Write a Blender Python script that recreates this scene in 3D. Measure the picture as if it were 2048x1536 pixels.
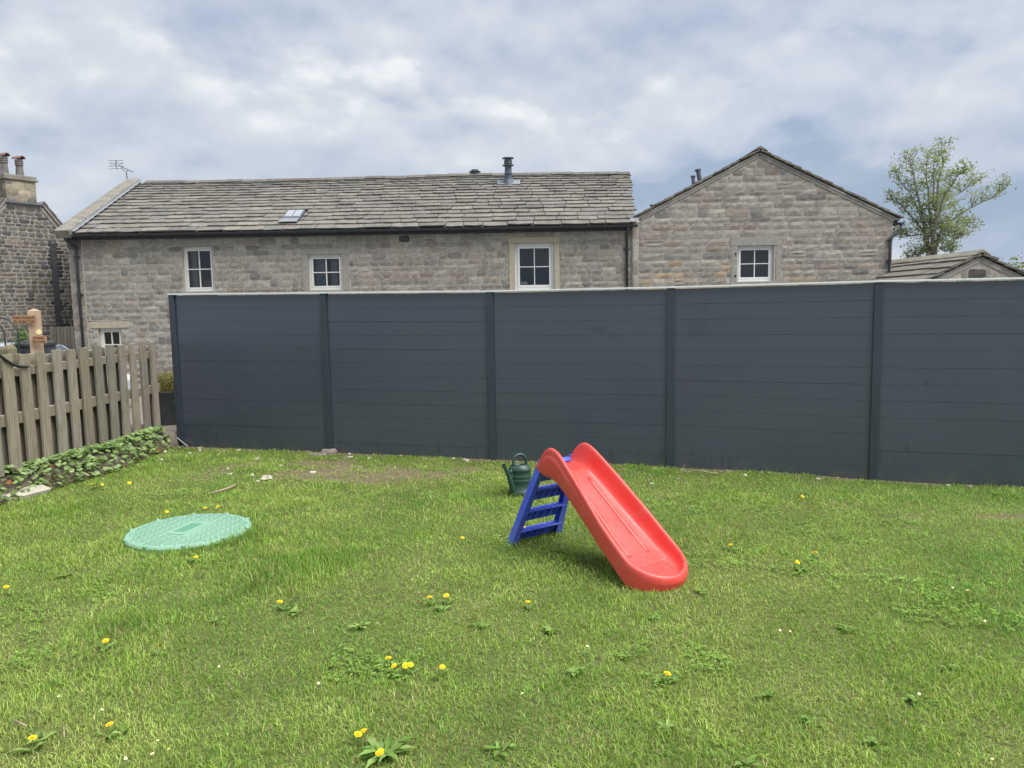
import bpy, math, random
import numpy as np
from mathutils import Vector, Matrix

random.seed(7); rng = np.random.default_rng(11)
R = math.radians
for o in list(bpy.data.objects): bpy.data.objects.remove(o)
scene = bpy.context.scene; COL = scene.collection

# ------------------------------------------------------------------ camera
FPX, PITCH, ROLL, CAMH = 1539.0, R(5.9), R(1.02), 1.62
_f = np.array([0, math.cos(PITCH), -math.sin(PITCH)]); _r0 = np.array([1, 0, 0.]); _u0 = np.array([0, math.sin(PITCH), math.cos(PITCH)])
_r = math.cos(ROLL) * _r0 - math.sin(ROLL) * _u0; _u = math.sin(ROLL) * _r0 + math.cos(ROLL) * _u0
CAM = np.array([0, 0, CAMH])
cd = bpy.data.cameras.new('camera'); cam = bpy.data.objects.new('camera', cd); COL.objects.link(cam)
cd.sensor_width = 36; cd.lens = 36 * FPX / 2048; cd.clip_start = 0.05; cd.clip_end = 2000
m3 = Matrix((_r, _u, -_f)).transposed(); cam.matrix_world = Matrix.Translation(CAM) @ m3.to_4x4()
scene.camera = cam
def ray(x, y): return _f * FPX + _r * (x - 1024) - _u * (y - 768)
def gnd(x, y, z=0.):
    d = ray(x, y); return CAM + d * (z - CAMH) / d[2]
def aty(x, y, Y):
    d = ray(x, y); return CAM + d * Y / d[1]
def onplane(x, y, P, n):
    d = ray(x, y); n = np.array(n, float); return CAM + d * (((np.array(P) - CAM) @ n) / (d @ n))

# ------------------------------------------------------------------ light
SUN_EL, SUN_AZ = R(60), R(118)       # azimuth measured from the view axis (+Y) towards +X
sdir = Vector((math.cos(SUN_EL) * math.sin(SUN_AZ), math.cos(SUN_EL) * math.cos(SUN_AZ), math.sin(SUN_EL)))
sl = bpy.data.lights.new('sun', 'SUN'); so = bpy.data.objects.new('sun', sl); COL.objects.link(so)
sl.energy = 3.0; sl.angle = R(52); sl.color = (1, .965, .91); so.location = (20, -10, 40)
so.rotation_euler = (-sdir).to_track_quat('-Z', 'Y').to_euler()
scene.view_settings.view_transform = 'Standard'; scene.view_settings.look = 'None'
scene.view_settings.gamma = 1; scene.view_settings.exposure = 0.95

def N(nt, typ, **kw):
    n = nt.nodes.new(typ)
    for k, v in kw.items():
        if k.startswith('i_'):
            key = k[2:]; key = int(key) if key.isdigit() else key.replace('_', ' ')
            n.inputs[key].default_value = v
        else: setattr(n, k, v)
    return n
def L(nt, a, b): nt.links.new(a, b)
def ramp(nt, fac, stops, interp='LINEAR'):
    r = N(nt, 'ShaderNodeValToRGB'); e = r.color_ramp.elements; r.color_ramp.interpolation = interp
    while len(e) < len(stops): e.new(.5)
    for k, (p, c) in enumerate(stops):
        e[k].position = p; e[k].color = (*(c if hasattr(c, '__len__') else (c, c, c)), 1)
    L(nt, fac, r.inputs[0]); return r.outputs[0]
def mth(nt, op, a, b=None, c=None, clamp=False):
    n = N(nt, 'ShaderNodeMath', operation=op, use_clamp=clamp)
    for k, v in enumerate((a, b, c)):
        if v is None: continue
        if isinstance(v, (int, float)): n.inputs[k].default_value = v
        else: L(nt, v, n.inputs[k])
    return n.outputs[0]
def mixc(nt, fac, a, b, blend='MIX'):
    n = N(nt, 'ShaderNodeMix', data_type='RGBA', blend_type=blend, clamp_factor=True)
    for k, v in ((0, fac), (6, a), (7, b)):
        if isinstance(v, (int, float)): n.inputs[k].default_value = v
        elif isinstance(v, (tuple, list)): n.inputs[k].default_value = (*v, 1)
        else: L(nt, v, n.inputs[k])
    return n.outputs[2]
def noise(nt, vec, scale, detail=4, rough=.55, dist=0., w=None):
    n = N(nt, 'ShaderNodeTexNoise'); n.inputs['Scale'].default_value = scale; n.inputs['Detail'].default_value = detail
    n.inputs['Roughness'].default_value = rough; n.inputs['Distortion'].default_value = dist
    if vec is not None: L(nt, vec, n.inputs['Vector'])
    return n.outputs['Fac']

SKY_GAIN = 5.85
def build_world():
    w = bpy.data.worlds.new('World'); scene.world = w; w.use_nodes = True; nt = w.node_tree; nt.nodes.clear()
    out = N(nt, 'ShaderNodeOutputWorld'); bg = N(nt, 'ShaderNodeBackground'); bg.inputs[1].default_value = 0.1
    sky = N(nt, 'ShaderNodeTexSky', sky_type='NISHITA', sun_disc=False); sky.sun_elevation = SUN_EL; sky.sun_rotation = SUN_AZ
    tc = N(nt, 'ShaderNodeTexCoord'); sep = N(nt, 'ShaderNodeSeparateXYZ'); L(nt, tc.outputs['Generated'], sep.inputs[0])
    z = sep.outputs[2]
    def field(dz, scale, detail, rough, dist, loc=(0, 0, 0), sq=2.0):
        mp = N(nt, 'ShaderNodeMapping'); mp.inputs['Scale'].default_value = (1, 1, sq); mp.inputs['Location'].default_value = (loc[0], loc[1], loc[2] + dz); L(nt, tc.outputs['Generated'], mp.inputs[0])
        return noise(nt, mp.outputs[0], scale, detail, rough, dist)
    CL = (4.7, 1.3, .6)
    c0 = field(0, 3.3, 8, .50, .12, CL); c1 = field(.085, 3.3, 8, .50, .12, CL)
    d0 = field(0, 8.5, 6, .5, .1, (1.7, 6.3, 2.6), 1.4); d1 = field(.03, 8.5, 6, .5, .1, (1.7, 6.3, 2.6), 1.4)
    big = field(0, 1.5, 4, .5, .2, (7.2, 3.1, 1.1), 2.2)
    # lit upper edges of the heaps: density grows downwards
    em = mth(nt, 'ADD', mth(nt, 'MULTIPLY', mth(nt, 'SUBTRACT', c0, c1), 1.2), mth(nt, 'MULTIPLY', mth(nt, 'SUBTRACT', d0, d1), .85))
    body = ramp(nt, c0, [(.47, 0), (.515, .75), (.56, 1), (.70, .55)], 'EASE')
    tt = mth(nt, 'ADD', mth(nt, 'ADD', mth(nt, 'MULTIPLY', big, .70), mth(nt, 'MULTIPLY', body, .17)), em)
    tt = mth(nt, 'ADD', tt, ramp(nt, z, [(.0, .06), (.10, .08), (.22, .17), (.40, .26), (1, .34)]))
    c = ramp(nt, tt, [(.28, (.335, .420, .550)), (.46, (.415, .490, .605)), (.62, (.505, .565, .660)), (.82, (.605, .650, .715)), (1.08, (.78, .80, .825))])
    sc = N(nt, 'ShaderNodeVectorMath', operation='SCALE'); L(nt, c, sc.inputs[0]); sc.inputs['Scale'].default_value = SKY_GAIN
    thin = ramp(nt, big, [(.25, .10), (.5, 0)])
    fin = mixc(nt, thin, sc.outputs[0], sky.outputs[0])
    L(nt, fin, bg.inputs[0]); L(nt, bg.outputs[0], out.inputs[0])
build_world()

# ------------------------------------------------------------------ materials
MATS = {}
def mat(name, rough=.7, spec=.3, build=None, bump=None, **kw):
    m = bpy.data.materials.new(name); m.use_nodes = True; nt = m.node_tree
    b = nt.nodes['Principled BSDF']; b.inputs['Roughness'].default_value = rough; b.inputs['Specular IOR Level'].default_value = spec
    for k, v in kw.items(): b.inputs[k.replace('_', ' ')].default_value = v
    if build: build(nt, b)
    MATS[name] = m; return m
def coords(nt, kind='Object', scale=None):
    tc = N(nt, 'ShaderNodeTexCoord'); o = tc.outputs[kind]
    if scale:
        mp = N(nt, 'ShaderNodeMapping'); mp.inputs['Scale'].default_value = scale; L(nt, o, mp.inputs[0]); o = mp.outputs[0]
    return o
def setbump(nt, b, h, strength=.4, dist=.01):
    bp = N(nt, 'ShaderNodeBump'); bp.inputs['Strength'].default_value = strength; bp.inputs['Distance'].default_value = dist
    L(nt, h, bp.inputs['Height']); L(nt, bp.outputs[0], b.inputs['Normal'])
def colattr(nt):
    a = N(nt, 'ShaderNodeAttribute', attribute_name='Col'); return a.outputs['Color']
def attrmat(name, scale=8, lo=.7, hi=1.25, rough=.85, spec=.2, bs=.5, bd=.01, cs=None, extra=None, **kw):
    def bld(nt, b):
        P = coords(nt, 'Object', cs)
        n = noise(nt, P, scale, 6, .62); n2 = noise(nt, P, scale * 6, 3, .6)
        v = ramp(nt, mth(nt, 'ADD', mth(nt, 'MULTIPLY', n, .65), mth(nt, 'MULTIPLY', n2, .35)), [(.3, lo), (.7, hi)])
        c = mixc(nt, 1.0, colattr(nt), v, 'MULTIPLY')
        if extra: c = extra(nt, P, c)
        L(nt, c, b.inputs['Base Color']); setbump(nt, b, mth(nt, 'ADD', n, mth(nt, 'MULTIPLY', n2, .5)), bs, bd)
    return mat(name, rough, spec, bld, **kw)
def flatmat(name, col, rough=.6, spec=.3, var=.12, scale=10, bs=0, cs=None, **kw):
    def bld(nt, b):
        P = coords(nt, 'Object', cs); n = noise(nt, P, scale, 5, .6)
        v = ramp(nt, n, [(.3, 1 - var), (.7, 1 + var)])
        L(nt, mixc(nt, 1.0, col, v, 'MULTIPLY'), b.inputs['Base Color'])
        if bs: setbump(nt, b, n, bs, .004)
    return mat(name, rough, spec, bld, **kw)

def lichen(nt, P, c):
    n = noise(nt, P, 3.2, 8, .68)
    c = mixc(nt, ramp(nt, n, [(.52, 0), (.66, .45)]), c, (.16, .14, .115))
    n3 = noise(nt, P, 21, 3, .5)
    return mixc(nt, ramp(nt, n3, [(.66, 0), (.74, .35)]), c, (.50, .49, .44))
attrmat('stone', 9, .62, 1.32, .9, .15, .7, .02, extra=lichen)
attrmat('dark_stone', 12, .6, 1.4, .9, .15, .6, .02)
def moss(nt, P, c):
    n = noise(nt, P, 1.3, 9, .7)
    c = mixc(nt, ramp(nt, n, [(.50, 0), (.64, .6)]), c, (.115, .10, .095))
    n3 = noise(nt, P, 14, 4, .6)
    return mixc(nt, ramp(nt, n3, [(.60, 0), (.70, .4)]), c, (.40, .40, .33))
attrmat('slate', 7, .72, 1.22, .88, .2, .5, .015, extra=moss)
flatmat('mortar', (.43, .41, .365), .95, .1, .16, 14, .6)
flatmat('pale_mortar', (.31, .295, .265), .95, .1, .18, 14, .6)
flatmat('dressed_stone', (.44, .395, .305), .85, .15, .10, 16, .25)
flatmat('grey_stone', (.31, .30, .275), .9, .15, .18, 12, .5)
flatmat('coping_stone', (.225, .212, .185), .9, .15, .25, 5, .6)
flatmat('white_paint', (.74, .735, .70), .45, .4, .05, 6)
flatmat('white_plastic', (.78, .79, .78), .3, .5, .03, 6)
flatmat('black_plastic', (.038, .045, .055), .42, .5, .2, 6)
flatmat('flue_grey', (.10, .115, .145), .5, .4, .12, 5)
flatmat('lead', (.22, .235, .26), .6, .3, .2, 9, .3)
flatmat('clay_pot', (.17, .155, .15), .8, .2, .25, 10, .3)
flatmat('terracotta', (.24, .15, .13), .8, .2, .2, 10, .3)
flatmat('aerial_metal', (.14, .15, .17), .4, .5, .1, 10)
flatmat('interior', (.17, .19, .22), .9, .1, .25, 2)
flatmat('curtain', (.42, .41, .40), .9, .1, .3, 9, .4, (6, 1, .3))
flatmat('cardboard', (.33, .22, .14), .9, .1, .1, 6)
flatmat('blue_ball', (.05, .22, .34), .4, .5, .1, 6)
flatmat('concrete', (.165, .145, .115), .95, .1, .5, 11, 1.0)
flatmat('flagstone', (.43, .405, .34), .9, .15, .22, 8, .5)
flatmat('rock', (.26, .225, .19), .95, .1, .35, 18, 1.0)
flatmat('pale_chip', (.55, .52, .46), .9, .1, .25, 30, .6)
flatmat('stick', (.33, .26, .19), .9, .1, .35, 40, .8)
flatmat('oak', (.42, .315, .215), .7, .2, .16, 14, .4, (4, 4, .5))
flatmat('oak_board', (.36, .215, .12), .65, .25, .15, 12, .3, (1, 1, 5))
flatmat('engraved', (.12, .055, .025), .8, .1, .1, 8)
flatmat('brass_disc', (.75, .68, .38), .5, .4, .2, 30)
flatmat('rubber', (.03, .032, .036), .5, .4, .2, 12)
flatmat('iron', (.03, .032, .036), .5, .4, .15, 8)
flatmat('car_paint', (.38, .42, .48), .25, .6, .03, 4, Coat_Weight=.5)
flatmat('tyre', (.025, .025, .027), .85, .2, .1, 8)
flatmat('car_glass', (.05, .06, .075), .08, .8, .05, 2)
flatmat('bark', (.26, .24, .21), .95, .1, .3, 10, .8)
flatmat('soil', (.085, .062, .042), .98, .05, .45, 14, 1.0)
flatmat('yellow_petal', (.86, .58, .02), .6, .2, .12, 40)
flatmat('white_petal', (.72, .72, .66), .6, .2, .06, 40)
flatmat('stalk', (.20, .27, .07), .6, .2, .2, 20)
flatmat('dry_stalk', (.42, .34, .20), .8, .1, .3, 20)

def plastic(name, col, faded, rough=.35, spec=.5):
    def bld(nt, b):
        P = coords(nt); n = noise(nt, P, 5, 6, .6); fine = noise(nt, P, 60, 3, .6)
        c = mixc(nt, ramp(nt, n, [(.35, 0), (.75, .55)]), col, faded)
        sc = noise(nt, coords(nt, 'Object', (40, 6, 6)), 6, 3, .6)
        c = mixc(nt, ramp(nt, sc, [(.63, 0), (.70, .25)]), c, faded)
        du = noise(nt, P, 11, 8, .7); c = mixc(nt, ramp(nt, du, [(.54, 0), (.74, .30)]), c, (.32, .29, .24))
        L(nt, c, b.inputs['Base Color'])
        L(nt, ramp(nt, n, [(.3, rough - .06), (.7, rough + .12)]), b.inputs['Roughness']); setbump(nt, b, fine, .06, .002)
    mat(name, rough, spec, bld)
plastic('red_plastic', (.70, .060, .050), (.74, .125, .105), .33)
plastic('blue_plastic', (.055, .105, .74), (.18, .24, .82), .36)
plastic('can_green', (.022, .062, .048), (.04, .085, .07), .38)
plastic('lid_green', (.21, .385, .28), (.265, .44, .335), .6, .3)

def wood_bld(nt, b):
    P = coords(nt, 'Object', (34, 34, 1.6)); n = noise(nt, P, 2.2, 7, .65, .6)
    g = noise(nt, coords(nt, 'Object', (160, 160, 5)), 1, 3, .6)
    v = ramp(nt, mth(nt, 'ADD', mth(nt, 'MULTIPLY', n, .6), mth(nt, 'MULTIPLY', g, .4)), [(.34, .52), (.52, 1.0), (.70, 1.34)])
    c = mixc(nt, 1.0, colattr(nt), v, 'MULTIPLY')
    n2 = noise(nt, coords(nt), 5, 6, .65)
    c = mixc(nt, ramp(nt, n2, [(.52, 0), (.72, .55)]), c, (.115, .12, .065))
    L(nt, c, b.inputs['Base Color']); setbump(nt, b, mth(nt, 'ADD', n, g), .5, .004)
mat('old_wood', .9, .12, wood_bld)

def fence_bld(nt, b):
    P = coords(nt); n = noise(nt, coords(nt, 'Object', (1.2, 1.2, 60)), 3, 4, .6); big = noise(nt, P, .8, 4, .6)
    c = mixc(nt, ramp(nt, big, [(.3, 0), (.7, 1)]), (.049, .062, .093), (.058, .072, .105))
    c = mixc(nt, mth(nt, 'MULTIPLY', n, .35), c, (.046, .058, .086))
    # water marks and smears of their own shape
    geo = N(nt, 'ShaderNodeNewGeometry'); sep = N(nt, 'ShaderNodeSeparateXYZ'); L(nt, geo.outputs['Position'], sep.inputs[0])
    st = noise(nt, coords(nt, 'Object', (14, 14, 1.2)), 1.6, 4, .6)
    zone = ramp(nt, noise(nt, P, .9, 2, .5), [(.46, 0), (.56, 1)])
    low = ramp(nt, sep.outputs[2], [(.10, 1), (.24, 0)])
    drip = mth(nt, 'MULTIPLY', mth(nt, 'MULTIPLY', ramp(nt, st, [(.56, 0), (.60, 1)]), low), zone)
    edge = noise(nt, P, 9, 4, .6)
    def spot(px, py, rx, rz, amt):
        q = onplane(px, py, FP0, FNRM)
        dx = mth(nt, 'DIVIDE', mth(nt, 'SUBTRACT', sep.outputs[0], float(q[0])), rx); dz = mth(nt, 'DIVIDE', mth(nt, 'SUBTRACT', sep.outputs[2], float(q[2])), rz)
        d = mth(nt, 'ADD', mth(nt, 'SQRT', mth(nt, 'ADD', mth(nt, 'MULTIPLY', dx, dx), mth(nt, 'MULTIPLY', dz, dz))), mth(nt, 'MULTIPLY', mth(nt, 'SUBTRACT', edge, .5), 1.6))
        return mth(nt, 'MULTIPLY', ramp(nt, d, [(.75, 1), (1.05, 0)]), amt)
    s = drip
    for a in ((1200, 660, .09, .05, .8), (1395, 655, .11, .10, .45), (1225, 672, .05, .06, .5), (1850, 765, .03, .05, .8), (1812, 897, .028, .045, .9), (1400, 615, .10, .06, .3), (2010, 620, .06, .05, .35)):
        s = mth(nt, 'MAXIMUM', s, spot(*a))
    c = mixc(nt, mth(nt, 'MULTIPLY', s, .5), c, (.018, .022, .028))
    mud = mth(nt, 'MULTIPLY', ramp(nt, sep.outputs[2], [(.0, 1), (.13, 0)]), ramp(nt, noise(nt, P, 7, 5, .65), [(.42, 0), (.7, .7)]))
    c = mixc(nt, mud, c, (.12, .11, .085))
    L(nt, c, b.inputs['Base Color'])
    L(nt, ramp(nt, big, [(.3, .24), (.7, .34)]), b.inputs['Roughness']); setbump(nt, b, n, .12, .002)
FP0 = np.array([-3.985, 9.11, 0]); FTH = R(16.3); FDIR = np.array([math.cos(FTH), -math.sin(FTH), 0]); FNRM = np.array([-math.sin(FTH), -math.cos(FTH), 0])
mat('fence_board', .36, 1.0, fence_bld)
flatmat('fence_post', (.038, .048, .068), .42, .6, .12, 4)
flatmat('aluminium', (.80, .81, .83), .35, .6, .04, 6)

def leafmat(name, trans=.35, rough=.55, lo=.8, hi=1.2, scale=3):
    m = bpy.data.materials.new(name); m.use_nodes = True; nt = m.node_tree; nt.nodes.clear()
    out = N(nt, 'ShaderNodeOutputMaterial'); pb = N(nt, 'ShaderNodeBsdfPrincipled'); tr = N(nt, 'ShaderNodeBsdfTranslucent'); mx = N(nt, 'ShaderNodeMixShader')
    pb.inputs['Roughness'].default_value = rough; pb.inputs['Specular IOR Level'].default_value = .25; mx.inputs[0].default_value = trans
    c = mixc(nt, 1.0, colattr(nt), ramp(nt, noise(nt, coords(nt), scale, 4, .6), [(.3, lo), (.7, hi)]), 'MULTIPLY')
    L(nt, c, pb.inputs['Base Color']); L(nt, mixc(nt, 1.0, c, (1.25, 1.3, .7), 'MULTIPLY'), tr.inputs[0])
    L(nt, pb.outputs[0], mx.inputs[1]); L(nt, tr.outputs[0], mx.inputs[2]); L(nt, mx.outputs[0], out.inputs[0]); MATS[name] = m
leafmat('grass', .32); leafmat('leaf', .3); leafmat('tree_leaf', .4, lo=.9, hi=1.1)

def glass_bld():
    m = bpy.data.materials.new('glass'); m.use_nodes = True; nt = m.node_tree; nt.nodes.clear()
    out = N(nt, 'ShaderNodeOutputMaterial'); g = N(nt, 'ShaderNodeBsdfGlossy'); t = N(nt, 'ShaderNodeBsdfTransparent'); mx = N(nt, 'ShaderNodeMixShader'); fr = N(nt, 'ShaderNodeFresnel')
    g.inputs['Roughness'].default_value = .02; t.inputs[0].default_value = (.82, .86, .88, 1); fr.inputs[0].default_value = 1.75
    P = coords(nt); bp = N(nt, 'ShaderNodeBump'); bp.inputs['Strength'].default_value = .05; bp.inputs['Distance'].default_value = .02
    L(nt, noise(nt, P, 2, 2, .5), bp.inputs['Height']); L(nt, bp.outputs[0], g.inputs['Normal'])
    L(nt, fr.outputs[0], mx.inputs[0]); L(nt, t.outputs[0], mx.inputs[1]); L(nt, g.outputs[0], mx.inputs[2]); L(nt, mx.outputs[0], out.inputs[0]); MATS['glass'] = m
glass_bld()

def lawn_bld(nt, b):
    P = coords(nt); n = noise(nt, P, 1.7, 6, .6); f = noise(nt, P, 40, 5, .7)
    c = mixc(nt, ramp(nt, f, [(.35, 0), (.65, 1)]), (.075, .095, .032), (.16, .19, .062))
    c = mixc(nt, ramp(nt, n, [(.55, 0), (.75, .5)]), c, (.20, .18, .095))
    d = N(nt, 'ShaderNodeAttribute', attribute_name='Dirt').outputs['Fac']
    soil = mixc(nt, ramp(nt, f, [(.35, 0), (.7, 1)]), (.115, .092, .06), (.24, .205, .135))
    L(nt, mixc(nt, ramp(nt, mth(nt, 'ADD', d, mth(nt, 'MULTIPLY', mth(nt, 'SUBTRACT', f, .5), .5)), [(.3, 0), (.6, 1)]), c, soil), b.inputs['Base Color']); setbump(nt, b, f, .8, .02)
mat('lawn_soil', .95, .1, lawn_bld)
def yard_bld(nt, b):
    P = coords(nt); f = noise(nt, P, 12, 6, .7)
    L(nt, ramp(nt, f, [(.3, (.13, .12, .10)), (.7, (.24, .225, .195))]), b.inputs['Base Color']); setbump(nt, b, f, .5, .02)
mat('yard', .95, .1, yard_bld)

# ------------------------------------------------------------------ mesh helpers
BASE = {}
class MB:
    def __init__(s): s.v = []; s.f = []; s.c = []
    def add(s, vs, fs, col=None):
        o = len(s.v); s.v += [tuple(map(float, p)) for p in vs]; s.f += [tuple(i + o for i in f) for f in fs]
        s.c += [col or (1, 1, 1)] * len(vs); return s
    def box(s, lo, hi, col=None, fr=None):
        (x0, y0, z0), (x1, y1, z1) = lo, hi
        vs = [(x0, y0, z0), (x1, y0, z0), (x1, y1, z0), (x0, y1, z0), (x0, y0, z1), (x1, y0, z1), (x1, y1, z1), (x0, y1, z1)]
        if fr: vs = [fr(*p) for p in vs]
        return s.add(vs, [(0, 3, 2, 1), (4, 5, 6, 7), (0, 1, 5, 4), (1, 2, 6, 5), (2, 3, 7, 6), (3, 0, 4, 7)], col)
    def tube(s, pts, rad, n=10, col=None, caps=True):
        pts = [Vector(p) for p in pts]; k = len(pts); rads = rad if hasattr(rad, '__len__') else [rad] * k; vs = []; fs = []
        up = None
        for i, p in enumerate(pts):
            t = (pts[min(i + 1, k - 1)] - pts[max(i - 1, 0)]).normalized()
            if up is None: up = t.orthogonal().normalized()
            up = (up - t * up.dot(t)); up = up.normalized() if up.length > 1e-6 else t.orthogonal().normalized()
            sd = t.cross(up)
            for j in range(n):
                a = 2 * math.pi * j / n; vs.append(p + (up * math.cos(a) + sd * math.sin(a)) * rads[i])
        for i in range(k - 1):
            for j in range(n): fs.append((i * n + j, i * n + (j + 1) % n, (i + 1) * n + (j + 1) % n, (i + 1) * n + j))
        if caps: fs += [tuple(range(n))[::-1], tuple(range((k - 1) * n, k * n))]
        return s.add(vs, fs, col)
    def lathe(s, prof, n=24, c=(0, 0, 0), col=None, fr=None, sy=1.0):
        vs = []; fs = []; k = len(prof)
        for r_, z in prof:
            for j in range(n):
                a = 2 * math.pi * j / n; p = (c[0] + r_ * math.cos(a), c[1] + sy * r_ * math.sin(a), c[2] + z); vs.append(fr(*p) if fr else p)
        for i in range(k - 1):
            for j in range(n): fs.append((i * n + j, i * n + (j + 1) % n, (i + 1) * n + (j + 1) % n, (i + 1) * n + j))
        if prof[0][0] > 1e-4: fs.append(tuple(range(n))[::-1])
        if prof[-1][0] > 1e-4: fs.append(tuple(range((k - 1) * n, k * n)))
        return s.add(vs, fs, col)
def mesh_obj(name, mb, material, parent=None, smooth=False, bevel=0, subsurf=0, kind=None):
    base = BASE[parent.name] if parent else (0, 0, 0)
    me = bpy.data.meshes.new(name); me.from_pydata([(x - base[0], y - base[1], z - base[2]) for x, y, z in mb.v], [], mb.f)
    me.materials.append(MATS[material])
    a = me.color_attributes.new('Col', 'FLOAT_COLOR', 'POINT'); arr = np.ones((len(mb.v), 4), 'f'); arr[:, :3] = mb.c; a.data.foreach_set('color', arr.ravel())
    if smooth: me.polygons.foreach_set('use_smooth', [True] * len(me.polygons))
    o = bpy.data.objects.new(name, me); COL.objects.link(o)
    if parent: o.parent = parent
    BASE[o.name] = base
    if bevel:
        md = o.modifiers.new('bevel', 'BEVEL'); md.width = bevel; md.segments = 2; md.limit_method = 'ANGLE'
        if smooth is None: pass
    if subsurf:
        md = o.modifiers.new('subdiv', 'SUBSURF'); md.levels = subsurf; md.render_levels = subsurf
    if kind: o['kind'] = kind
    return o
def tag(o, label, cat, group=None):
    o['label'] = label; o['category'] = cat
    if group: o['group'] = group
    return o
def thing(name, loc, label, cat, group=None):
    o = bpy.data.objects.new(name, None); COL.objects.link(o); o.location = loc; o.empty_display_size = .2; BASE[o.name] = tuple(map(float, loc))
    return tag(o, label, cat, group)
def centre(o):
    """move a top-level mesh's origin to the middle of its footprint"""
    me = o.data; n = len(me.vertices); a = np.empty(n * 3); me.vertices.foreach_get('co', a); a = a.reshape(-1, 3)
    c = np.array([(a[:, 0].min() + a[:, 0].max()) / 2, (a[:, 1].min() + a[:, 1].max()) / 2, a[:, 2].min()]); me.vertices.foreach_set('co', (a - c).ravel()); o.location = c; me.update(); return o

def vnoise(x, y, seed=0):
    xi = np.floor(x).astype(np.int64); yi = np.floor(y).astype(np.int64); fx = x - xi; fy = y - yi
    fx = fx * fx * (3 - 2 * fx); fy = fy * fy * (3 - 2 * fy)
    def h(a, b):
        n = (a * 374761393 + b * 668265263 + seed * 974711) & 0xffffffff; n = ((n ^ (n >> 13)) * 1274126177) & 0xffffffff
        return ((n ^ (n >> 16)) & 0xffff) / 65535.
    return (h(xi, yi) * (1 - fx) + h(xi + 1, yi) * fx) * (1 - fy) + (h(xi, yi + 1) * (1 - fx) + h(xi + 1, yi + 1) * fx) * fy
def fbm(x, y, seed=0, o=4):
    t = 0; a = .5; s = 0
    for k in range(o): t = t + a * vnoise(x * 2 ** k, y * 2 ** k, seed + k); s += a; a *= .5
    return t / s

# ------------------------------------------------------------------ ground
YARD = -.35
def jit(c, rd, lo=.8, hi=1.15):
    v = rd.uniform(lo, hi); return tuple(x * v for x in c)
g = MB(); g.add([(-300, -300, YARD), (300, -300, YARD), (300, 400, YARD), (-300, 400, YARD)], [(0, 1, 2, 3)])
go = mesh_obj('ground', g, 'yard'); go['kind'] = 'structure'
def fence_y(x): return FP0[1] + (x - FP0[0]) * FDIR[1] / FDIR[0]
def ledge_x(y): return np.interp(y, [3, 6.5, 7.9, 9.1, 9.4], [-4.72, -4.40, -4.09, -4.09, -4.09])
def lawn_z(x, y):
    x = np.asarray(x, float); y = np.asarray(y, float)
    return -.05 * np.clip((x - 1.2) / 2.5, 0, 1.2) * np.clip((y - 4.5) / 2.5, 0, 1) + (fbm(x * .9 + 5, y * .9, 3, 3) - .5) * .045 * np.clip((9.2 - y) / 2, 0.2, 1)
def lawn_dirt(x, y):
    x = np.asarray(x, float); y = np.asarray(y, float)
    fd = (fence_y(x) - y) * FDIR[0]
    d = np.clip(1 - fd / .22, 0, 1) * 1.1
    def blob(cx, cy, rx, ry, a): return a * np.clip(1.25 - np.sqrt(((x - cx) / rx) ** 2 + ((y - cy) / ry) ** 2), 0, 1)
    d = np.maximum(d, blob(-1.6, 7.42, 1.7, .55, 1.0)); d = np.maximum(d, blob(-2.3, 7.8, 1.1, .42, .95)); d = np.maximum(d, blob(3.5, 5.6, .9, .13, .7))
    d = np.maximum(d, blob(.6, 7.2, .9, .22, .5)); d = np.maximum(d, blob(1.3, 6.8, .8, .25, .5))
    d = np.maximum(d, np.clip(1 - (x - ledge_x(y)) / .12, 0, 1) * .7)
    return np.clip(d * np.clip((fbm(x * 4.0, y * 4.0, 21, 4) - .28) * 2.6, 0, 1.4), 0, 1)
def build_lawn():
    xs = np.arange(-5.2, 13.01, .1); ts = np.linspace(0, 1, 150)
    vs = []; nx = len(xs)
    X = np.repeat(xs[None], len(ts), 0); ytop = fence_y(xs) + .05; Y = -4 + (ytop + 4)[None] * ts[:, None]
    Z = lawn_z(X, Y); V = np.stack([X, Y, Z], -1).reshape(-1, 3)
    fs = [(j * nx + i, j * nx + i + 1, (j + 1) * nx + i + 1, (j + 1) * nx + i) for j in range(len(ts) - 1) for i in range(nx - 1)]
    edge = [i for i in range(nx)] + [j * nx + nx - 1 for j in range(1, len(ts))] + [(len(ts) - 1) * nx + i for i in range(nx - 2, -1, -1)] + [j * nx for j in range(len(ts) - 2, 0, -1)]
    mb = MB(); mb.add(V, fs); o0 = len(mb.v); mb.add([(V[e][0], V[e][1], YARD - .05) for e in edge], [])
    ne = len(edge); mb.f += [(edge[k], o0 + k, o0 + (k + 1) % ne, edge[(k + 1) % ne]) for k in range(ne)]
    o = mesh_obj('lawn', mb, 'lawn_soil', smooth=True); o['kind'] = 'structure'
    d = np.zeros(len(mb.v), 'f'); d[:len(V)] = lawn_dirt(V[:, 0], V[:, 1]); o.data.attributes.new('Dirt', 'FLOAT', 'POINT').data.foreach_set('value', d)
build_lawn()

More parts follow.
